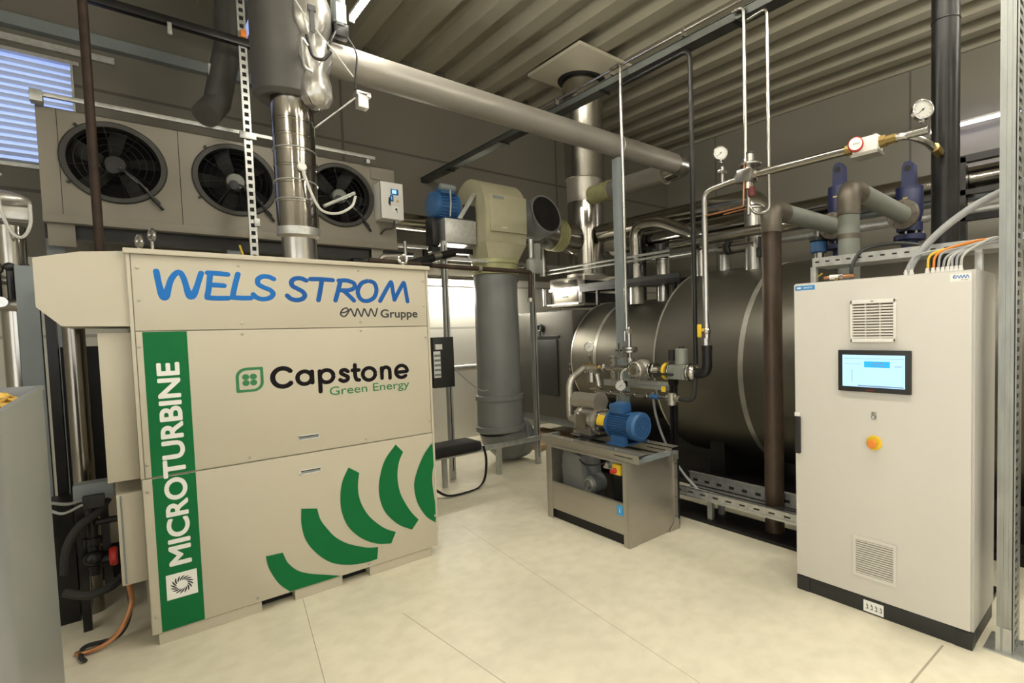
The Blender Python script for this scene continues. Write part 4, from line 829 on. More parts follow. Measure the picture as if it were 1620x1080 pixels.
t = Thing('dark_pipe', 'dark horizontal pipe high on the left crossing from the rusty pipe to the slotted strut', 'pipe', (.6, 6.5, 4.8))
b = MB(BLACKST); b.box((-.045, 6.46, 4.785), (1.25, 6.54, 4.86), .01); t.part('pipe_run', b)
b = MB(GALVB); b.box((.50, 6.44, 4.70), (.53, 6.46, 4.79)); b.cyl((.515, 6.45, 4.68), (.515, 6.45, 4.72), .02, seg=8); t.part('pipe_clip', b)
b = MB(ORANGE); b.box((1.07, 6.44, 4.86), (1.12, 6.5, 4.93), .004); t.part('tag', b, label='small orange tag')
b = MB(WRAP); b.tube([(.78, 6.75, 4.10), (.90, 6.9, 4.3), (1.02, 6.9, 4.9), (1.08, 6.9, 5.9)], .12, 20); single('insulated_pipe', b, 'dark insulated pipe rising behind the dark horizontal pipe near the roof light', 'pipe')
b = MB(YELLOW); b.tube([(.95, 6.4, 2.76), (.99, 6.4, 2.60), (1.02, 6.4, 2.5)], .010, 8); single('yellow_cable_end', b, 'short yellow cable end above the microturbine roof beside the slotted strut', 'cable')

# ================================================================== extract fan, plastic duct
t = Thing('extract_fan', 'beige plastic extract fan housing on top of the grey plastic duct', 'fan', (3.8, 6.3, 2.62))
YZ = lambda x0: (lambda u, v, w: V((x0+w, u, v)))
pr = [(6.02, 2.98), (6.0, 3.10), (5.98, 3.42)] + [(6.40+.42*cos(a), 3.42+.42*sin(a)) for a in [pi-pi*i/16 for i in range(1, 16)]] + [(6.82, 3.3), (6.62, 2.98)]
b = MB(GRP); b.prism(pr, YZ(3.50), 0, .62); hs = t.part('fan_housing', b, smooth=30)
b = MB(GRP); b.box((3.56, 5.962, 3.12), (4.11, 6.05, 3.60), .008); b.use(GREYPAINT).box((3.60, 5.957, 3.54), (3.76, 5.965, 3.575)); b.use(WHITE).box((3.72, 5.958, 3.17), (3.80, 5.965, 3.178)); t.part('cover_panel', b, hs)
b = MB(GRP); n = 40; sq = []; ci = []
for i in range(n):
    a = 2*pi*i/n; c, s = cos(a), sin(a); k = min(.31/max(abs(c), 1e-6), .31/max(abs(s), 1e-6)); sq.append(b.bm.verts.new((3.81+c*k, 6.32+s*k, 2.985))); ci.append(b.bm.verts.new((3.80+.29*c, 6.30+.29*s, 2.72)))
for i in range(n): j = (i+1) % n; b._f([sq[i], sq[j], ci[j], ci[i]])
t.part('transition', b)
b = MB(CLAMP); b.lathe([(.29, 2.72), (.315, 2.73), (.315, 2.78), (.30, 2.79), (.30, 2.63), (.315, 2.62), (.315, 2.59), (.29, 2.585)], (3.80, 6.30, 0), (0, 0, 1), 40); t.part('flexible_collar', b, label='yellowish flexible collar')
b = MB(BLUE); b.lathe([(0, 0), (.14, 0), (.17, .02), (.17, .08), (.155, .085), (.155, .30), (.18, .31), (.18, .33), (0, .33)], (2.96, 6.4, 3.44), (1, 0, 0), 32)
for i in range(24): a = 2*pi*i/24; d = V((0, cos(a), sin(a))); b.obox(V((3.15, 6.4, 3.44))+d*.158, (.19, .006, .02), Euler((a-pi/2, 0, 0)))
mo = t.part('motor', b, smooth=25)
b = MB(BLUE); b.box((3.06, 6.28, 3.58), (3.24, 6.45, 3.68), .015); b.use(GREYPAINT).rcyl((3.05, 6.30, 3.66), (3.25, 6.30, 3.66), .045, .01); t.part('terminal_box', b, mo)
b = MB(GALVB); b.box((3.05, 6.2, 2.96), (3.48, 6.62, 3.26), .006); b.box((3.28, 6.25, 3.26), (3.48, 6.6, 3.30)); b.use(GALV); b.prism([(3.22, 3.27), (3.28, 3.27), (3.50, 3.62), (3.44, 3.62)], lambda u, v, w: V((u, 6.19+w, v)), 0, .02); b.use(DARKSLOT).box((3.30, 6.193, 3.27), (3.47, 6.2, 3.45)); t.part('motor_bracket', b)
b = MB(CABLEG); b.tube(spline([(3.16, 6.24, 3.62), (3.14, 6.2, 3.45), (3.12, 6.19, 3.28)]), .010, 8); t.part('lead', b)
b = MB(BLACKST); b.box((2.93, 6.3, 2.92), (3.02, 6.5, 3.26), .01); b.box((2.93, 6.35, 2.85), (3.5, 6.45, 2.92)); t.part('support_bracket', b)
# segmented elbow and steel outlet to the chimney
t = Thing('fan_outlet_duct', 'segmented grey elbow and steel pipe leading from the extract fan to the chimney', 'duct', (4.8, 6.5, 3.3))
b = MB(PVC); b.cyl((4.13, 6.42, 3.46), (4.50, 6.46, 3.44), .27, seg=36); t.part('fan_spigot', b)
b = MB(PVC); b.cyl((4.58, 6.52, 3.43), (4.62, 6.20, 3.50), .285, seg=36); b.use(BLACKST).cyl((4.62, 6.2005, 3.50), (4.6205, 6.196, 3.501), .255, seg=36); b.use(PVC).ring((4.62, 6.20, 3.50), (.12, -.97, .21), .272, .013); t.part('elbow_segment', b)
b = MB(STEEL); b.cyl((4.75, 6.62, 3.33), (5.51, 6.70, 3.29), .235, seg=36); t.part('steel_pipe', b)
b = MB(CLAMP); b.cyl((5.02, 6.648, 3.316), (5.22, 6.668, 3.306), .245, seg=36)
for x in (5.03, 5.09, 5.15, 5.21): b.ring((x, 6.649+.1*(x-5.03), 3.315), (1, .1, -.05), .245, .012)
t.part('flexible_collar', b, label='yellowish flexible collar')
t = Thing('plastic_duct', 'thick grey plastic duct dropping from the extract fan to an elbow at the floor', 'duct', (3.8, 6.3, 0))
b = MB(PVC); b.lathe([(.285, 2.60), (.29, 2.58), (.295, .95)], (3.80, 6.30, 0), (0, 0, 1), 44); t.part('straight_duct', b)
b = MB(PVC); b.lathe([(.295, .97), (.325, .96), (.325, .90), (.31, .885), (.31, .55), (.33, .54), (.33, .48), (.30, .46)], (3.80, 6.30, 0), (0, 0, 1), 44); t.part('duct_socket', b)
b = MB(PVC); b.tube([(3.80, 6.30, .50), (3.82, 6.31, .42), (3.92, 6.34, .33), (4.04, 6.38, .305), (4.17, 6.41, .305)], .295, 36); b.ring((4.0, 6.36, .32), (.8, .2, -.3), .30, .012); t.part('elbow', b)
b = MB(CABLEG); b.tube(spline([(2.74, 5.72, 1.60), (2.95, 5.8, 1.35), (3.3, 5.95, 1.10), (3.52, 6.12, 1.06)]), .008, 8); t.part('lead', b)
# galvanised stand
t = Thing('duct_stand', 'galvanised strut frame with low cross rail around the grey plastic duct', 'frame', (3.5, 5.9, 0))
for x, y, z in ((2.98, 6.12, 2.95), (4.12, 5.90, 2.80)):
    b = MB(GALV); b.box((x-.03, y-.03, 0), (x+.03, y+.03, z)); b.use(DARKSLOT).box((x-.006, y-.031, .1), (x+.006, y-.03, z-.05)); t.part('post', b)
b = MB(GALV); b.box((2.60, 5.82, .34), (4.45, 5.88, .40), .004); t.part('low_rail', b)
b = MB(GALV); b.box((3.45, 5.82, 0), (3.51, 5.87, .34)); b.box((2.72, 5.82, 0), (2.77, 5.87, .34)); t.part('rail_leg', b)
b = MB(GALV); b.box((4.06, 5.86, 2.60), (4.28, 5.94, 2.78), .01); b.cyl((4.12, 5.9, 2.8), (4.12, 5.9, 3.05), .03); b.box((4.18, 5.87, 2.75), (4.25, 5.92, 3.0)); t.part('clamp', b)
b = MB(GALV); b.box((2.95, 6.09, 2.72), (3.6, 6.13, 2.76)); t.part('cross_bar', b)
b = MB(RUST); b.tube(fillet([(1.95, 5.70, 2.60), (3.0, 5.70, 2.585), (3.96, 5.70, 2.585), (3.96, 5.72, 2.25)], .04), .028, 12); b.use(BRUSHED).cyl((3.2, 5.70, 2.585), (3.24, 5.70, 2.585), .045); b.cyl((3.96, 5.72, 2.25), (3.96, 5.72, 2.2), .04); b.use(BLACKST).cyl((2.5, 5.7, 2.6), (2.62, 5.7, 2.6), .04)
single('brown_pipe', b, 'thin brown pipe running level from the microturbine roof to the plastic duct', 'pipe')
b = MB(BLACK); b.box((2.60, 5.70, 1.20), (2.85, 5.80, 1.78), .006); t = Thing('relay_box', 'black open electrical box between the microturbine edge and the strut post', 'box', (2.72, 5.74, 0)); t.part('box_body', b)
b = MB(WHITE); b.box((2.60, 5.69, 1.32), (2.68, 5.70, 1.62), .003); b.use(GREYPAINT)
for k in range(5): b.box((2.605, 5.685, 1.34+.055*k), (2.675, 5.69, 1.365+.055*k))
b.use(WHITE).box((2.62, 5.68, 1.64), (2.70, 5.70, 1.70)); t.part('terminal_strip', b)
b = MB(GALV); b.box((2.58, 6.04, 0), (2.64, 6.10, 2.2)); t.part('post', b)
for z in (1.3, 1.65):
    b = MB(GALV); b.box((2.6, 5.80, z), (2.63, 6.04, z+.03)); t.part('box_bracket', b)
t = Thing('seat_cushion', 'black padded bag on the low galvanised rail, its strap hanging to the floor', 'bag', (2.85, 5.80, .40))
b = MB(CLOTH); b.box((2.50, 5.60, .40), (3.13, 6.0, .53), .062); bm = b.bm; t.part('pad', b, smooth=60)
b = MB(CLOTH); b.tube(spline([(3.14, 5.62, .46), (3.16, 5.60, .30), (3.12, 5.57, .10), (3.00, 5.50, .02), (2.80, 5.44, .015), (2.58, 5.44, .03), (2.45, 5.5, .12)]), .028, 8, flat=.3); t.part('strap', b)

# ================================================================== roof tray and its vertical pipes
t = Thing('roof_cable_tray', 'dark cable tray hung below the roof running from the back wall over the skid', 'cable tray', (3.78, 5, 4.25))
b = MB(mat('dark_tray_metal', (.075, .08, .072, 1), .4, .6, var=.15)); b.box((3.70, -1, 4.25), (3.82, 8.3, 4.255)); b.box((3.70, -1, 4.25), (3.705, 8.3, 4.32)); b.box((3.815, -1, 4.25), (3.82, 8.3, 4.32)); b.box((3.69, -1, 4.315), (3.715, 8.3, 4.32)); t.part('tray_channel', b)
for y in (7.4, 5.9, 4.0, 2.4):
    b = MB(BLACKST); b.box((3.685, y-.015, 4.238), (3.835, y+.015, 4.25)); t.part('tray_hanger', b)
b = MB(STEEL); b.tube([(3.68, 0, 4.365), (3.68, 5.4, 4.365)], .012, 10)
for y in (1.2, 2.0, 2.9, 3.8, 4.7): b.box((3.665, y-.012, 4.32), (3.71, y+.012, 4.385))
single('steel_pipe', b, 'thin shiny pipe clipped along the top edge of the roof cable tray', 'pipe')
G = None
b = MB(STEEL); b.tube(fillet([(3.66, 3.8, 4.36), (3.64, 3.64, 4.36), (3.64, 3.64, 1.82)], .05), .015, 14); single('steel_pipe', b, 'shiny vertical pipe dropping from the roof tray beside the blue-grey post', 'pipe')
b = MB(BLACKST); b.tube(fillet([(3.72, 3.7, 4.20), (3.70, 2.85, 4.20), (3.70, 2.85, 1.50)], .09), .021, 14); single('black_pipe', b, 'thin black pipe bending down from the roof tray to the gas train solenoid', 'pipe')
b = MB(STEEL); b.tube(fillet([(3.67, 2.4, 4.30), (3.67, 2.3, 4.30), (3.67, 2.3, 3.09)], .05), .014, 14); b.cyl((3.67, 2.3, 3.09), (3.67, 2.3, 3.13), .024, seg=8); single('steel_pipe', b, 'shiny vertical pipe dropping from the roof tray onto the regulator', 'pipe')
b = MB(STEEL); b.tube(fillet([(3.70, 2.3, 4.20), (3.67, 2.10, 4.20), (3.67, 2.10, 2.69), (3.67, 2.22, 2.69), (3.67, 2.27, 2.76)], .05), .013, 14); single('steel_pipe', b, 'thin grey pipe hooking back at its foot right of the regulator', 'pipe')
# gas line at half height
GZ = 2.995
t = Thing('gas_line', 'polished gas pipe running level to the black column with gauges, regulator and meter', 'pipework', (3.67, 1.9, 1.8))
b = MB(STEEL); b.tube(fillet([(3.67, 2.705, 1.845), (3.67, 2.705, 2.955), (3.67, 2.55, 2.975), (3.67, 2.33, GZ)], .09), .026, 16); t.part('riser', b)
b = MB(CLAD); b.tube([(3.67, 2.2, GZ), (3.67, 1.50, GZ)], .031, 18); t.part('level_pipe', b)
b = MB(STEEL); b.tube(fillet([(3.67, 1.30, GZ), (3.67, 1.14, GZ), (3.80, 1.07, GZ-.03), (3.99, 1.05, GZ-.07)], .05), .024, 14); b.cyl((3.67, 1.14, GZ), (3.67, 1.02, GZ), .026); t.part('column_branch', b)
b = MB(STEEL); b.cyl((3.67, 2.34, GZ), (3.67, 2.38, GZ), .045, seg=8); b.cyl((3.67, 2.20, GZ), (3.67, 2.24, GZ), .045, seg=8); b.box((3.61, 2.22, GZ-.05), (3.73, 2.35, GZ+.05), .01); b.cyl((3.67, 2.28, GZ-.10), (3.67, 2.28, GZ+.10), .04); b.rcyl((3.67, 2.26, GZ+.075), (3.67, 2.26, GZ+.095), .085, .006); b.cyl((3.67, 2.26, GZ+.09), (3.67, 2.26, GZ+.17), .03); b.use(BLACK).cyl((3.67, 2.26, GZ+.165), (3.67, 2.26, GZ+.18), .032)
b.use(mat('dark_red_cap', (.10, .015, .012, 1), .4)).cyl((3.67, 2.25, GZ-.16), (3.67, 2.25, GZ-.09), .03); b.use(STEEL).cyl((3.67, 2.28, GZ-.30), (3.67, 2.28, GZ-.1), .016); t.part('regulator', b)
b = MB(COPPER); b.tube(fillet([(3.62, 2.28, GZ+.09), (3.62, 2.295, GZ-.24), (3.66, 2.70, GZ-.24)], .02), .007, 10); b.tube([(3.66, 2.30, GZ-.25), (3.72, 2.55, GZ-.245)], .006, 8); t.part('copper_tube', b, label='thin copper tube')
b = MB(STEEL); b.cyl((3.67, 2.52, GZ-.0), (3.67, 2.52, GZ+.13), .014); b.box((3.63, 2.50, GZ+.07), (3.71, 2.54, GZ+.10), .006); t.part('gauge_valve', b)
gauge(t, (3.66, 2.525, 3.235), (-.75, -.65, .05), .058, stem=.02)
b = MB(BRASS); b.cyl((3.67, 1.52, GZ), (3.67, 1.45, GZ), .036, seg=8); b.cyl((3.67, 1.31, GZ), (3.67, 1.26, GZ), .040, seg=8); b.cyl((3.67, 1.26, GZ), (3.67, 1.20, GZ), .03, seg=8); t.part('brass_union', b, label='brass unions')
b = MB(WHITE); b.box((3.62, 1.30, GZ-.055), (3.72, 1.46, GZ+.045), .008); b.use(BRUSHED).box((3.61, 1.295, GZ-.075), (3.73, 1.465, GZ-.055)); b.use(GREYPIPE).cyl((3.66, 1.33, GZ+.045), (3.66, 1.33, GZ+.06), .012); m = t.part('meter_body', b)
b = MB(RED); b.lathe([(.048, 0), (.048, .02), (.040, .03)], (3.62, 1.435, GZ+.005), (-1, -.3, 0), 28); b.use(WHITEL).lathe([(.043, .026), (.040, .03), (0, .03)], (3.62, 1.435, GZ+.005), (-1, -.3, 0), 28); b.use(GREYL).text('mmmm', (1.46, GZ-.002, 1.405, GZ+.008), lambda u, v, w: V((3.62-.033-.0*w, u-.009, v)), 0); t.part('meter_dial', b, m, label='round white dial with red rim')
gauge(t, (3.66, 1.05, 3.12), (-.75, -.65, .05), .062, stem=.02)
b = MB(BRASS); b.cyl((3.9, 1.05, GZ-.05), (3.985, 1.045, GZ-.07), .03, seg=8); t.part('column_socket', b)

# ================================================================== thick pipes behind the cabinet
t = Thing('brown_riser_pipe', 'brown-painted vertical pipe with grey elbow running to the left safety valve', 'pipe', (4.1, 2.33, 0))
b = MB(mat('brown_pipe_paint', (.06, .04, .026, 1), .4, .3, var=.25, scale=5)); b.cyl((4.10, 2.33, .0), (4.10, 2.33, 2.62), .082, seg=32); t.part('riser', b)
b = MB(ELBOW); b.tube(fillet([(4.10, 2.33, 2.61), (4.10, 2.33, 2.80), (4.32, 2.33, 2.80)], .15, 12), .086, 28); b.ring((4.10, 2.33, 2.61), (0, 0, 1), .083, .006); t.part('elbow', b)
b = MB(GREYPIPE); b.cyl((4.31, 2.33, 2.80), (5.36, 2.33, 2.80), .08, seg=32); t.part('level_pipe', b)
t = Thing('grey_riser_pipe', 'pale grey vertical pipe with raw steel elbow running to the right safety valve', 'pipe', (4.1, 1.68, 0))
b = MB(GREYPIPE); b.cyl((4.10, 1.68, 0), (4.10, 1.68, 2.66), .078, seg=32); b.use(ELBOW).cyl((4.10, 1.68, 2.46), (4.10, 1.68, 2.50), .0785, seg=32); t.part('riser', b)
b = MB(ELBOW); b.tube(fillet([(4.10, 1.68, 2.64), (4.10, 1.68, 2.84), (4.30, 1.68, 2.84)], .15, 12), .083, 28); b.ring((4.10, 1.68, 2.645), (0, 0, 1), .080, .006); t.part('elbow', b)
b = MB(GREYPIPE); b.cyl((4.29, 1.68, 2.84), (5.30, 1.68, 2.80), .078, seg=32); t.part('level_pipe', b)
def safety_valve(y, zb, zt, label):
    x = 5.47; t = Thing('safety_valve', label, 'valve', (x, y, 2.52), None)
    b = MB(NAVY); b.cyl((x, y, zb+.08), (x, y, zb+.16), .11); b.lathe([(.07, zb+.12), (.10, zb+.2), (.115, zb+.26), (.115, zt-.30), (.105, zt-.28), (.085, zt-.27)], (x, y, 0), (0, 0, 1), 32); b.cyl((x, y, zt-.30), (x, y, zt-.27), .115); b.cyl((x-.16, y, 2.80), (x, y, 2.80), .09); body = t.part('valve_body', b)
    b = MB(NAVY); b.prism([(-.058, 0), (.058, 0), (.052, .19), (.03, .235), (-.02, .24), (-.05, .20)], lambda u, v, w: V((x+w, y+u, zt-.27+v)), -.05, .05); b.use(DARKSLOT).cyl((x-.052, y, zt-.10), (x-.046, y, zt-.10), .03); t.part('bonnet', b, body)
    b = MB(BRASS); b.box((x-.119, y-.02, zt-.39), (x-.113, y+.02, zt-.375)); t.part('type_plate', b, body)
    b = MB(ELBOW); b.rcyl((x-.20, y, 2.80), (x-.155, y, 2.80), .135, .005)
    for i in range(8): a = 2*pi*i/8; b.cyl((x-.21, y+.11*cos(a), 2.80+.11*sin(a)), (x-.13, y+.11*cos(a), 2.80+.11*sin(a)), .012, seg=6)
    t.part('side_flange', b)
    b = MB(NAVY); b.rcyl((x, y, zb+.0), (x, y, zb+.05), .135, .005); b.use(STEEL)
    for i in range(8): a = 2*pi*i/8; b.cyl((x+.11*cos(a), y+.11*sin(a), zb+.0), (x+.11*cos(a), y+.11*sin(a), zb+.075), .012, seg=6)
    b.use(NAVY).cyl((x, y, zb-.12), (x, y, zb+.01), .07); t.part('base_flange', b)
safety_valve(2.33, 2.58, 3.48, 'dark blue safety valve on the boiler at the end of the brown riser\'s pipe')
safety_valve(1.68, 2.58, 3.34, 'dark blue safety valve on the boiler nearer the tall black column')
t = Thing('black_column_pipe', 'tall black vertical pipe from floor to roof behind the control cabinet', 'pipe', (4.10, 1.04, 0))
b = MB(BLACKST); b.cyl((4.10, 1.04, 0), (4.10, 1.04, ZC+.1), .083, seg=36); t.part('column', b)
b = MB(BLACKST); b.ring((4.10, 1.04, 3.80), (0, 0, 1), .082, .005); t.part('weld_seam', b)

# ================================================================== pipework on top of the boiler
GP = None
b = MB(CLAD); b.tube(fillet([(5.42, 5.20, 2.70), (5.42, 5.20, 3.26), (5.42, 4.75, 3.25), (5.42, 4.12, 2.98), (5.40, 4.03, 2.75)], .20, 10), .085, 24); b.use(BRUSHED).cyl((5.42, 5.20, 2.16), (5.42, 5.20, 2.72), .10); single('bent_cladding_pipe', b, 'shiny clad pipe bending over above the boiler just right of the blue-grey post', 'pipe')
b = MB(CLAD); b.tube(fillet([(5.80, 6.3, 3.36), (5.80, 3.45, 3.36), (5.80, 3.45, 2.52)], .22, 12), .145, 32); single('cladding_pipe', b, 'thick shiny clad pipe running level over the boiler and elbowing down', 'pipe')
b = MB(CLAD); b.tube([(5.2, 4.35, 2.87), (5.2, 2.45, 2.87)], .06, 16); b.use(GALV).tube([(5.2, 7.0, 2.79), (5.2, 4.4, 2.80)], .018, 8); b.tube([(5.2, 7.0, 2.73), (5.2, 4.4, 2.745)], .018, 8); single('boiler_pipe', b, 'long grey level pipe just above the top of the boiler', 'pipe')
NG = 'steel nozzle stubs on top of the boiler'
def nozzle(name, x, y, z0, z1, r, label, cap=True, m=STEEL):
    b = MB(m); b.lathe([(r, z0-.05), (r, z1-.05), (r*1.12, z1-.045), (r*1.12, z1-.03), (r, z1-.02), (r*.7, z1), (0, z1)], (x, y, 0), (0, 0, 1), 28); single(name, b, label, 'pipe', None)
nozzle('nozzle_pipe', 5.4, 4.03, 2.5, 3.0, .075, 'upright shiny stub pipe on the boiler behind the thin black pipe')
nozzle('nozzle_pipe', 5.6, 4.85, 2.2, 2.80, .10, 'upright shiny stub with black actuator right of the blue-grey post')
nozzle('nozzle_pipe', 5.5, 3.35, 2.5, 3.22, .11, 'tall fluted shiny stub pipe below the regulator')
nozzle('nozzle_pipe', 5.6, 3.83, 2.5, 2.86, .06, 'short pale stub pipe between the two nozzles on the boiler top', m=GALVB)
b = MB(BLACK); b.cyl((5.55, 4.84, 2.80), (5.55, 4.84, 2.85), .11); b.cyl((5.55, 4.84, 2.85), (5.55, 4.84, 2.97), .07); b.tube(spline([(5.45, 4.95, 2.80), (5.40, 5.1, 2.68), (5.45, 5.0, 2.50), (5.6, 4.5, 2.45)]), .012, 8); single('actuator', b, 'black actuator on the shiny stub right of the blue-grey post', 'actuator')
b = MB(BLACK); b.box((5.42, 3.22, 2.60), (5.55, 3.40, 2.72), .02); b.cyl((5.48, 3.3, 2.72), (5.48, 3.3, 2.84), .06); b.use(BRUSHED).cyl((5.48, 3.3, 2.5), (5.48, 3.3, 2.6), .05); b.use(STEEL).cyl((5.45, 3.12, 2.5), (5.45, 3.12, 2.66), .06); b.cyl((5.46, 3.3, 2.76), (5.45, 3.78, 2.76), .07); b.use(BLACK).ring((5.42, 3.62, 2.76), (.2, 1, 0), .07, .014); b.ring((5.43, 3.67, 2.76), (.2, 1, 0), .07, .014); single('boiler_valve', b, 'black-bodied valve on top of the boiler left of the brown pipe elbow', 'valve')
t = Thing('level_sensor', 'small blue-capped level sensor on the boiler between the two thick pipes', 'sensor', (5.4, 2.52, 2.5))
b = MB(BLUE); b.rcyl((5.4, 2.52, 2.56), (5.4, 2.52, 2.68), .085, .012); t.part('sensor_head', b)
b = MB(BLACK); b.rcyl((5.4, 2.52, 2.68), (5.4, 2.52, 2.72), .10, .006); b.cyl((5.4, 2.40, 2.62), (5.4, 2.33, 2.62), .05); b.use(STEEL).cyl((5.4, 2.52, 2.5), (5.4, 2.52, 2.56), .05); b.cyl((5.4, 2.52, 2.72), (5.4, 2.52, 2.78), .06); t.part('sensor_collar', b)
b = MB(BLACKST); b.box((5.28, 4.3, 2.40), (5.50, 6.3, 2.46)); b.use(BLACK).box((5.28, 4.3, 2.46), (5.30, 6.3, 2.52)); b.use(BLACKST).box((5.3, 4.4, 2.24), (5.34, 4.44, 2.4)); b.box((5.3, 5.9, 2.18), (5.34, 5.94, 2.4)); b.use(BLACK)
for k in range(3): b.tube(spline([(5.33+.04*k, 4.4, 2.475), (5.34+.04*k, 5.0, 2.50), (5.33+.04*k, 5.6, 2.47), (5.33+.04*k, 6.2, 2.48)]), .014, 6)
single('cable_tray', b, 'dark cable tray lying low along the top of the boiler\'s narrower end', 'cable tray')
# large pipes behind the boiler
b = MB(CLAD); b.tube([(7.6, 7.6, 3.50), (7.6, 0.2, 3.50)], .16, 28); single('large_cladding_pipe', b, 'large shiny clad pipe running level behind the safety valves', 'pipe')
b = MB(GREYPAINT); b.box((7.52, -.5, 3.26), (7.72, 7.6, 3.32)); single('pipe_bridge_beam', b, 'dark level beam directly below the large shiny pipe behind the safety valves', 'beam')
b = MB(GALVB); b.tube([(7.55, 7.0, 3.12), (7.55, -.3, 3.12)], .055, 16); single('pale_pipe', b, 'pale level pipe below the dark beam behind the safety valves', 'pipe')
t = Thing('steel_gantry', 'black square-section steel frame behind the control cabinet carrying the large pipe', 'frame', (7.5, 1.7, 0))
for y, nm in ((1.70, 'post'), (.3, 'post'), (6.9, 'post')):
    b = MB(BLACKST); b.box((7.32, y-.05, 0), (7.42, y+.05, 3.72)); t.part(nm, b)
b = MB(BLACKST); b.box((7.32, .3, 3.66), (7.42, 1.75, 3.74)); b.box((7.32, -.4, 2.98), (7.42, 1.75, 3.05)); b.box((7.32, -.4, 3.28), (7.42, 6.95, 3.34)); b.box((7.32, 1.6, 3.28), (7.52, 1.7, 3.34)); b.box((7.32, 6.8, 3.28), (7.52, 6.9, 3.34)); t.part('top_beam', b)
b = MB(CABLEG); b.tube(fillet([(8.2, 3.3, 2.0), (8.2, 3.3, 2.9)], .1), .03, 8); b.use(BLACK).ring((5.95, 2.72, 2.75), (1, .2, 0), .06, .012); single('round_hook', b, 'small black ring on the wall behind the brown riser elbow', 'hook')

# ================================================================== tray on the floor before the boiler
t = Thing('floor_cable_tray', 'low galvanised cable tray on short legs in front of the boiler', 'cable tray', (4.05, 2.5, 0))
b = MB(GALVB); ya, yb = .9, 3.30; x0 = 3.89
b.box((x0, ya, .215), (4.15, yb, .22)); perf_side(b, x0, ya, yb, .22, .30, 17); b.box((x0-.012, ya, .215), (x0, yb, .235)); b.box((x0, ya, .296), (x0+.02, yb, .30)); perf_side(b, 4.15, ya, yb, .22, .37, 17); b.box((4.13, ya, .366), (4.17, yb, .372)); t.part('tray_channel', b)
for y in (2.9, 1.6):
    b = MB(GALV); b.box((3.93, y-.025, 0.032), (3.97, y+.025, .215)); t.part('tray_leg', b)
    b = MB(GALV); b.box((4.1, y-.025, 0.032), (4.14, y+.025, .215)); t.part('tray_leg', b)
b = MB(BLACKST); b.box((3.885, .75, 0), (4.22, 4.3, .03), .002); single('floor_band', b, 'flat black floor trunking beneath the low galvanised tray', 'band')  # thin flat black piece on the floor under the tray
rnd = random.Random(11)
for k in range(9):
    x = 3.92+.022*k; pts = [(x+rnd.uniform(-.012, .012), 1.0+.55*i, .235+.012*(k % 3)+rnd.uniform(0, .012)) for i in range(5)]
    b = MB([CABLEW, CABLEG, BLACK][k % 3]); b.tube(spline(pts, 6), .007, 8)
    single('cable', b, ['thin pale cable lying in the low galvanised floor tray', 'thin grey cable lying in the low galvanised floor tray', 'thin black cable lying in the low galvanised floor tray'][k % 3], 'cable', ['pale cables in the floor tray', 'grey cables in the floor tray', 'black cables in the floor tray'][k % 3])
b = MB(CABLEG); b.tube(spline([(MX+.08, 3.42, 1.2), (3.78, 3.40, .95), (3.80, 3.30, .70), (3.85, 3.15, .45), (3.95, 3.0, .25)]), .012, 8); single('hose', b, 'grey hose drooping from the gas train behind the blue motor to the floor tray', 'hose')
b = MB(BROWNSLAB); b.box((4.55, 6.5, .0), (5.5, 7.7, .08), .004); single('brown_floor_slab', b, 'flat brown board lying on the floor left of the boiler front', 'slab')  # plain brown piece lying flat beside the boiler front

# ================================================================== back wall pipes between cooler and duct
t = None
b = MB(GALVB); b.tube([(2.2, 8.0, 1.24), (5.0, 8.0, 1.24)], .05, 14); b.use(GREYPAINT).box((4.3, 8.0, 1.2), (4.34, 8.3, 1.28)); single('wall_pipe', b, 'pale level pipe low on the lit back wall left of the plastic duct', 'pipe')
b = MB(CLAD); b.tube([(2.5, 7.8, 3.48), (5.0, 7.8, 3.48)], .13, 24); single('wall_duct', b, 'pinkish shiny duct running level behind the fan control box', 'duct')
b = MB(GALVB); b.tube([(2.6, 7.6, 3.10), (3.6, 7.6, 3.10), (3.62, 7.5, 2.85)], .035, 12); single('wall_pipe', b, 'thin level pipe just below the shiny duct behind the fan control box', 'pipe')
b = MB(STEEL); b.tube([(2.4, 7.7, 2.92), (5.2, 7.7, 2.92)], .03, 12); b.use(BLACKST).cyl((3.45, 7.7, 2.92), (3.45, 7.7, 3.1), .04); single('wall_pipe', b, 'thin shiny level pipe behind the lifting eye at the microturbine\'s right end', 'pipe')
b = MB(STEEL); b.tube([(2.6, 7.9, 2.70), (5.2, 7.9, 2.70)], .035, 12); single('wall_pipe', b, 'shiny level pipe directly above the bright low wall batten', 'pipe')
b = MB(GALVB); b.tube([(4.6, 8.0, 3.02), (6.4, 8.0, 3.0)], .05, 12); single('wall_pipe', b, 'pale level pipe on the wall between the plastic duct and the chimney', 'pipe')
b = MB(STEEL); b.tube([(5.15, 7.05, 2.70), (5.15, 7.05, 3.16)], .055, 14); b.tube([(4.3, 6.8, 3.19), (5.15, 7.05, 3.18)], .03, 10); single('duct_prop', b, 'pale steel prop under the steel outlet pipe left of the chimney', 'prop')
b = MB(BRUSHED); b.tube(fillet([(2.35, 6.5, 0), (2.35, 6.5, 2.76), (2.60, 6.5, 2.78)], .08), .03, 12); b.use(STEEL).tube([(2.62, 6.4, 0), (2.62, 6.4, 2.95)], .02, 10); b.cyl((2.62, 6.4, 2.66), (2.62, 6.3, 2.66), .03); single('bent_pipe', b, 'small bent pipe behind the microturbine roof below the fan control box', 'pipe')
b = MB(BLACKST); b.tube([(2.1, 5.9, 2.50), (3.05, 6.0, 2.80)], .05, 14); b.use(STEEL).cyl((2.75, 5.95, 2.72), (2.85, 5.96, 2.75), .06); single('dark_pipe', b, 'dark slanted pipe behind the lifting eye at the microturbine\'s right end', 'pipe')

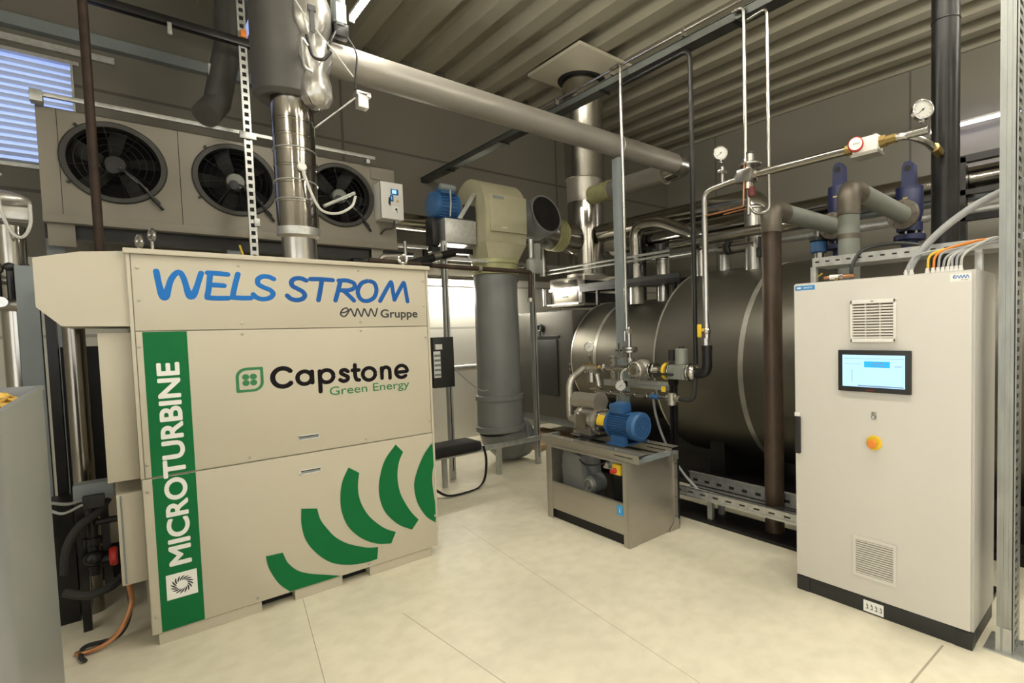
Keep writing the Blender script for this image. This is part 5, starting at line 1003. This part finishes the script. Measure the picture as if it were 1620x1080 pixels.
# ================================================================== left foreground and the turbine's left side
t = Thing('metal_bin', 'large open grey metal bin in the left foreground with a yellow cloth inside', 'bin', (-.7, 2.8, 0))
bx0, bx1, by0, by1, bz, rr = -1.15, -.245, 2.15, 3.43, 1.65, .02
def rrect(i, z):
    pts = []
    for cx, cy, a0, r in ((bx1-i, by1-i, 0, rr), (bx0+i, by1-i, 90, rr), (bx0+i, by0+i, 180, rr), (bx1-i, by0+i, 270, .12)):
        ox = cx-r if cx > -.7 else cx+r; oy = cy-r if cy > 2.8 else cy+r
        for k in range(9): a = radians(a0+90*k/8); pts.append(V((ox+r*cos(a), oy+r*sin(a), z)))
    return pts
b = MB(BIN); L = [[b.bm.verts.new(p) for p in rrect(i, z)] for i, z in ((0, 0), (0, bz-.02), (-.004, bz-.018), (-.004, bz), (.012, bz), (.012, .05))]
for A, B in zip(L, L[1:]):
    for i in range(len(A)): j = (i+1) % len(A); b._f([A[i], A[j], B[j], B[i]])
b._f(L[0][::-1]); b._f(L[-1]); t.part('bin_body', b, smooth=30)
b = MB(mat('yellow_cloth', (.80, .52, .12, 1), .8, var=.15, scale=20, bump=.5)); b.sphere((-.385, 3.12, 1.60), .07, (1.25, 1.5, .5), 28, 16); rnd = random.Random(5)
for v in b.bm.verts: v.co += V((rnd.uniform(-.02, .02),)*1+(rnd.uniform(-.02, .02), rnd.uniform(-.02, .02)))
cl = b; single('yellow_cloth', cl, 'crumpled yellow cloth lying on the dark slab in the grey metal bin', 'cloth', smooth=80)
b = MB(mat('dark_bin_inside', (.05, .045, .035, 1), .8, var=.2)); b.box((bx0+.015, by0+.06, 1.38), (bx1-.03, by1-.02, 1.57), .01); t.part('bin_inner_shade', b, label='dark brown slab standing in for the shaded inside')  # added slab, coloured dark so the bin's inside looks shaded
b = MB(mat('dark_pipe_cladding', (.25, .23, .20, 1), .18, 1, var=.1)); b.tube([(-.20, 5.0, 0.0), (-.20, 5.0, 1.95)], .055, 24); single('silver_pipe', b, 'shiny vertical pipe under the microturbine\'s cream side hood', 'pipe')
b = MB(GREYPAINT); b.box((-.46, 5.2, 0), (-.36, 5.3, 2.35)); b.use(BLACKST).box((-.34, 5.2, 0), (-.29, 5.32, 2.1)); single('steel_post', b, 'grey and black steel post left of the cream side hood', 'post')
t = Thing('insulated_riser', 'thick shiny clad pipe at the far left edge with valve handles', 'pipe', (-.50, 5.6, 0))
b = MB(CLAD); b.cyl((-.50, 5.6, 0), (-.50, 5.6, 2.66), .075, seg=28); t.part('riser', b)
b = MB(BRUSHED); b.tube([(-.9, 5.5, 2.30), (-.36, 5.5, 2.26)], .03, 12); b.tube([(-.9, 5.5, 2.12), (-.30, 5.5, 2.10)], .045, 14); b.use(BLACK)
for x in (-.56, -.50, -.43): b.cyl((x, 5.44, 2.14), (x, 5.44, 2.34), .02, seg=10); b.sphere((x, 5.43, 2.36), .03)
b.use(STEEL); b.sphere((-.56, 5.42, 2.34), .035); b.cyl((-.55, 5.42, 2.12), (-.55, 5.40, 2.12), .035); t.part('valve_set', b)
b = MB(FOIL); b.sphere((-.55, 5.6, 2.84), .11, (1.5, 1, .6)); b.box((-.75, 5.52, 2.70), (-.39, 5.66, 2.79), .01); b.tube([(-.62, 5.6, 2.9), (-.52, 5.58, 3.02)], .012, 8); t.part('pipe_top', b)
b = MB(CABLEW); b.tube(spline([(-.53, 5.45, 2.90), (-.52, 5.45, 2.74), (-.48, 5.45, 2.60), (-.43, 5.45, 2.57), (-.39, 5.45, 2.66), (-.385, 5.45, 2.80)]), .010, 8); single('cable', b, 'pale cable loop hanging at the far left edge below the louvred window', 'cable')
# plumbing under the left covers
t = Thing('pump_group', 'tangle of dark valves and fittings low on the microturbine\'s left side', 'pipework', (-.16, 4.75, 0))
b = MB(BLACKST); b.box((-.24, 4.68, .0), (-.20, 4.76, .85)); t.part('bracket', b)
b = MB(BLACKST); b.box((-.13, 4.70, .25), (-.09, 4.78, .85)); t.part('bracket', b)
b = MB(GREYPAINT); b.box((-.24, 4.62, .84), (-.055, 4.74, .95), .01); b.use(BLACK).box((-.20, 4.58, .80), (-.10, 4.66, .88), .008); t.part('valve_block', b)
b = MB(BLACKST); b.cyl((-.17, 4.66, .36), (-.17, 4.66, .80), .028); b.cyl((-.20, 4.64, .45), (-.08, 4.64, .45), .03); b.rcyl((-.17, 4.66, .55), (-.17, 4.66, .60), .045, .004); b.cyl((-.15, 4.62, .70), (-.05, 4.62, .70), .02); b.sphere((-.17, 4.64, .47), .05); t.part('valve_body', b)
b = MB(RED); b.rcyl((-.10, 4.66, .45), (-.06, 4.66, .45), .06, .01); b.cyl((-.13, 4.66, .45), (-.06, 4.66, .45), .02); t.part('red_handwheel', b, label='red handwheel')
b = MB(RUBBER); b.tube(spline([(-.30, 4.62, .42), (-.28, 4.6, .58), (-.22, 4.6, .70), (-.14, 4.62, .76), (-.09, 4.66, .83)]), .024, 10); b.tube(spline([(-.30, 4.52, .34), (-.20, 4.48, .30), (-.10, 4.5, .31), (-.04, 4.56, .34)]), .026, 10); t.part('black_hose', b, label='black rubber hoses')
b = MB(CABLEG); b.tube(spline([(-.34, 4.5, .90), (-.26, 4.55, .86), (-.20, 4.6, .86)]), .009, 8); b.tube(spline([(-.34, 4.5, .86), (-.28, 4.5, .82), (-.20, 4.55, .84)]), .008, 8); t.part('lead', b)
b = MB(COPPER); b.tube(spline([(-.02, 4.4, .36), (-.01, 4.38, .22), (-.06, 4.34, .10), (-.13, 4.32, .04), (-.22, 4.32, .022), (-.26, 4.36, .015)]), .014, 8)
single('ground_cable', b, 'reddish cable bending from the lower side cover to the floor', 'cable')
b = MB(RUBBER); b.tube(spline([(-.02, 4.45, .33), (-.02, 4.42, .15), (-.08, 4.40, .03), (-.22, 4.42, .018), (-.24, 4.30, .018), (-.22, 4.22, .018)]), .012, 8)
single('black_cable', b, 'black cable looping on the floor left of the microturbine', 'cable')
b = MB(BLACKST); b.box((-.42, 4.9, 0), (-.26, 5.15, .8)); b.box((-.1, 5.3, 1.2), (.06, 5.36, 1.30)); b.use(CREAM).box((-.24, 5.5, .3), (.05, 5.55, .75)); b.use(BLACKST).box((-.3, 5.6, 0), (.06, 5.9, 1.8)); single('dark_machine_panel', b, 'dark panels standing in the gap left of the microturbine', 'panel')
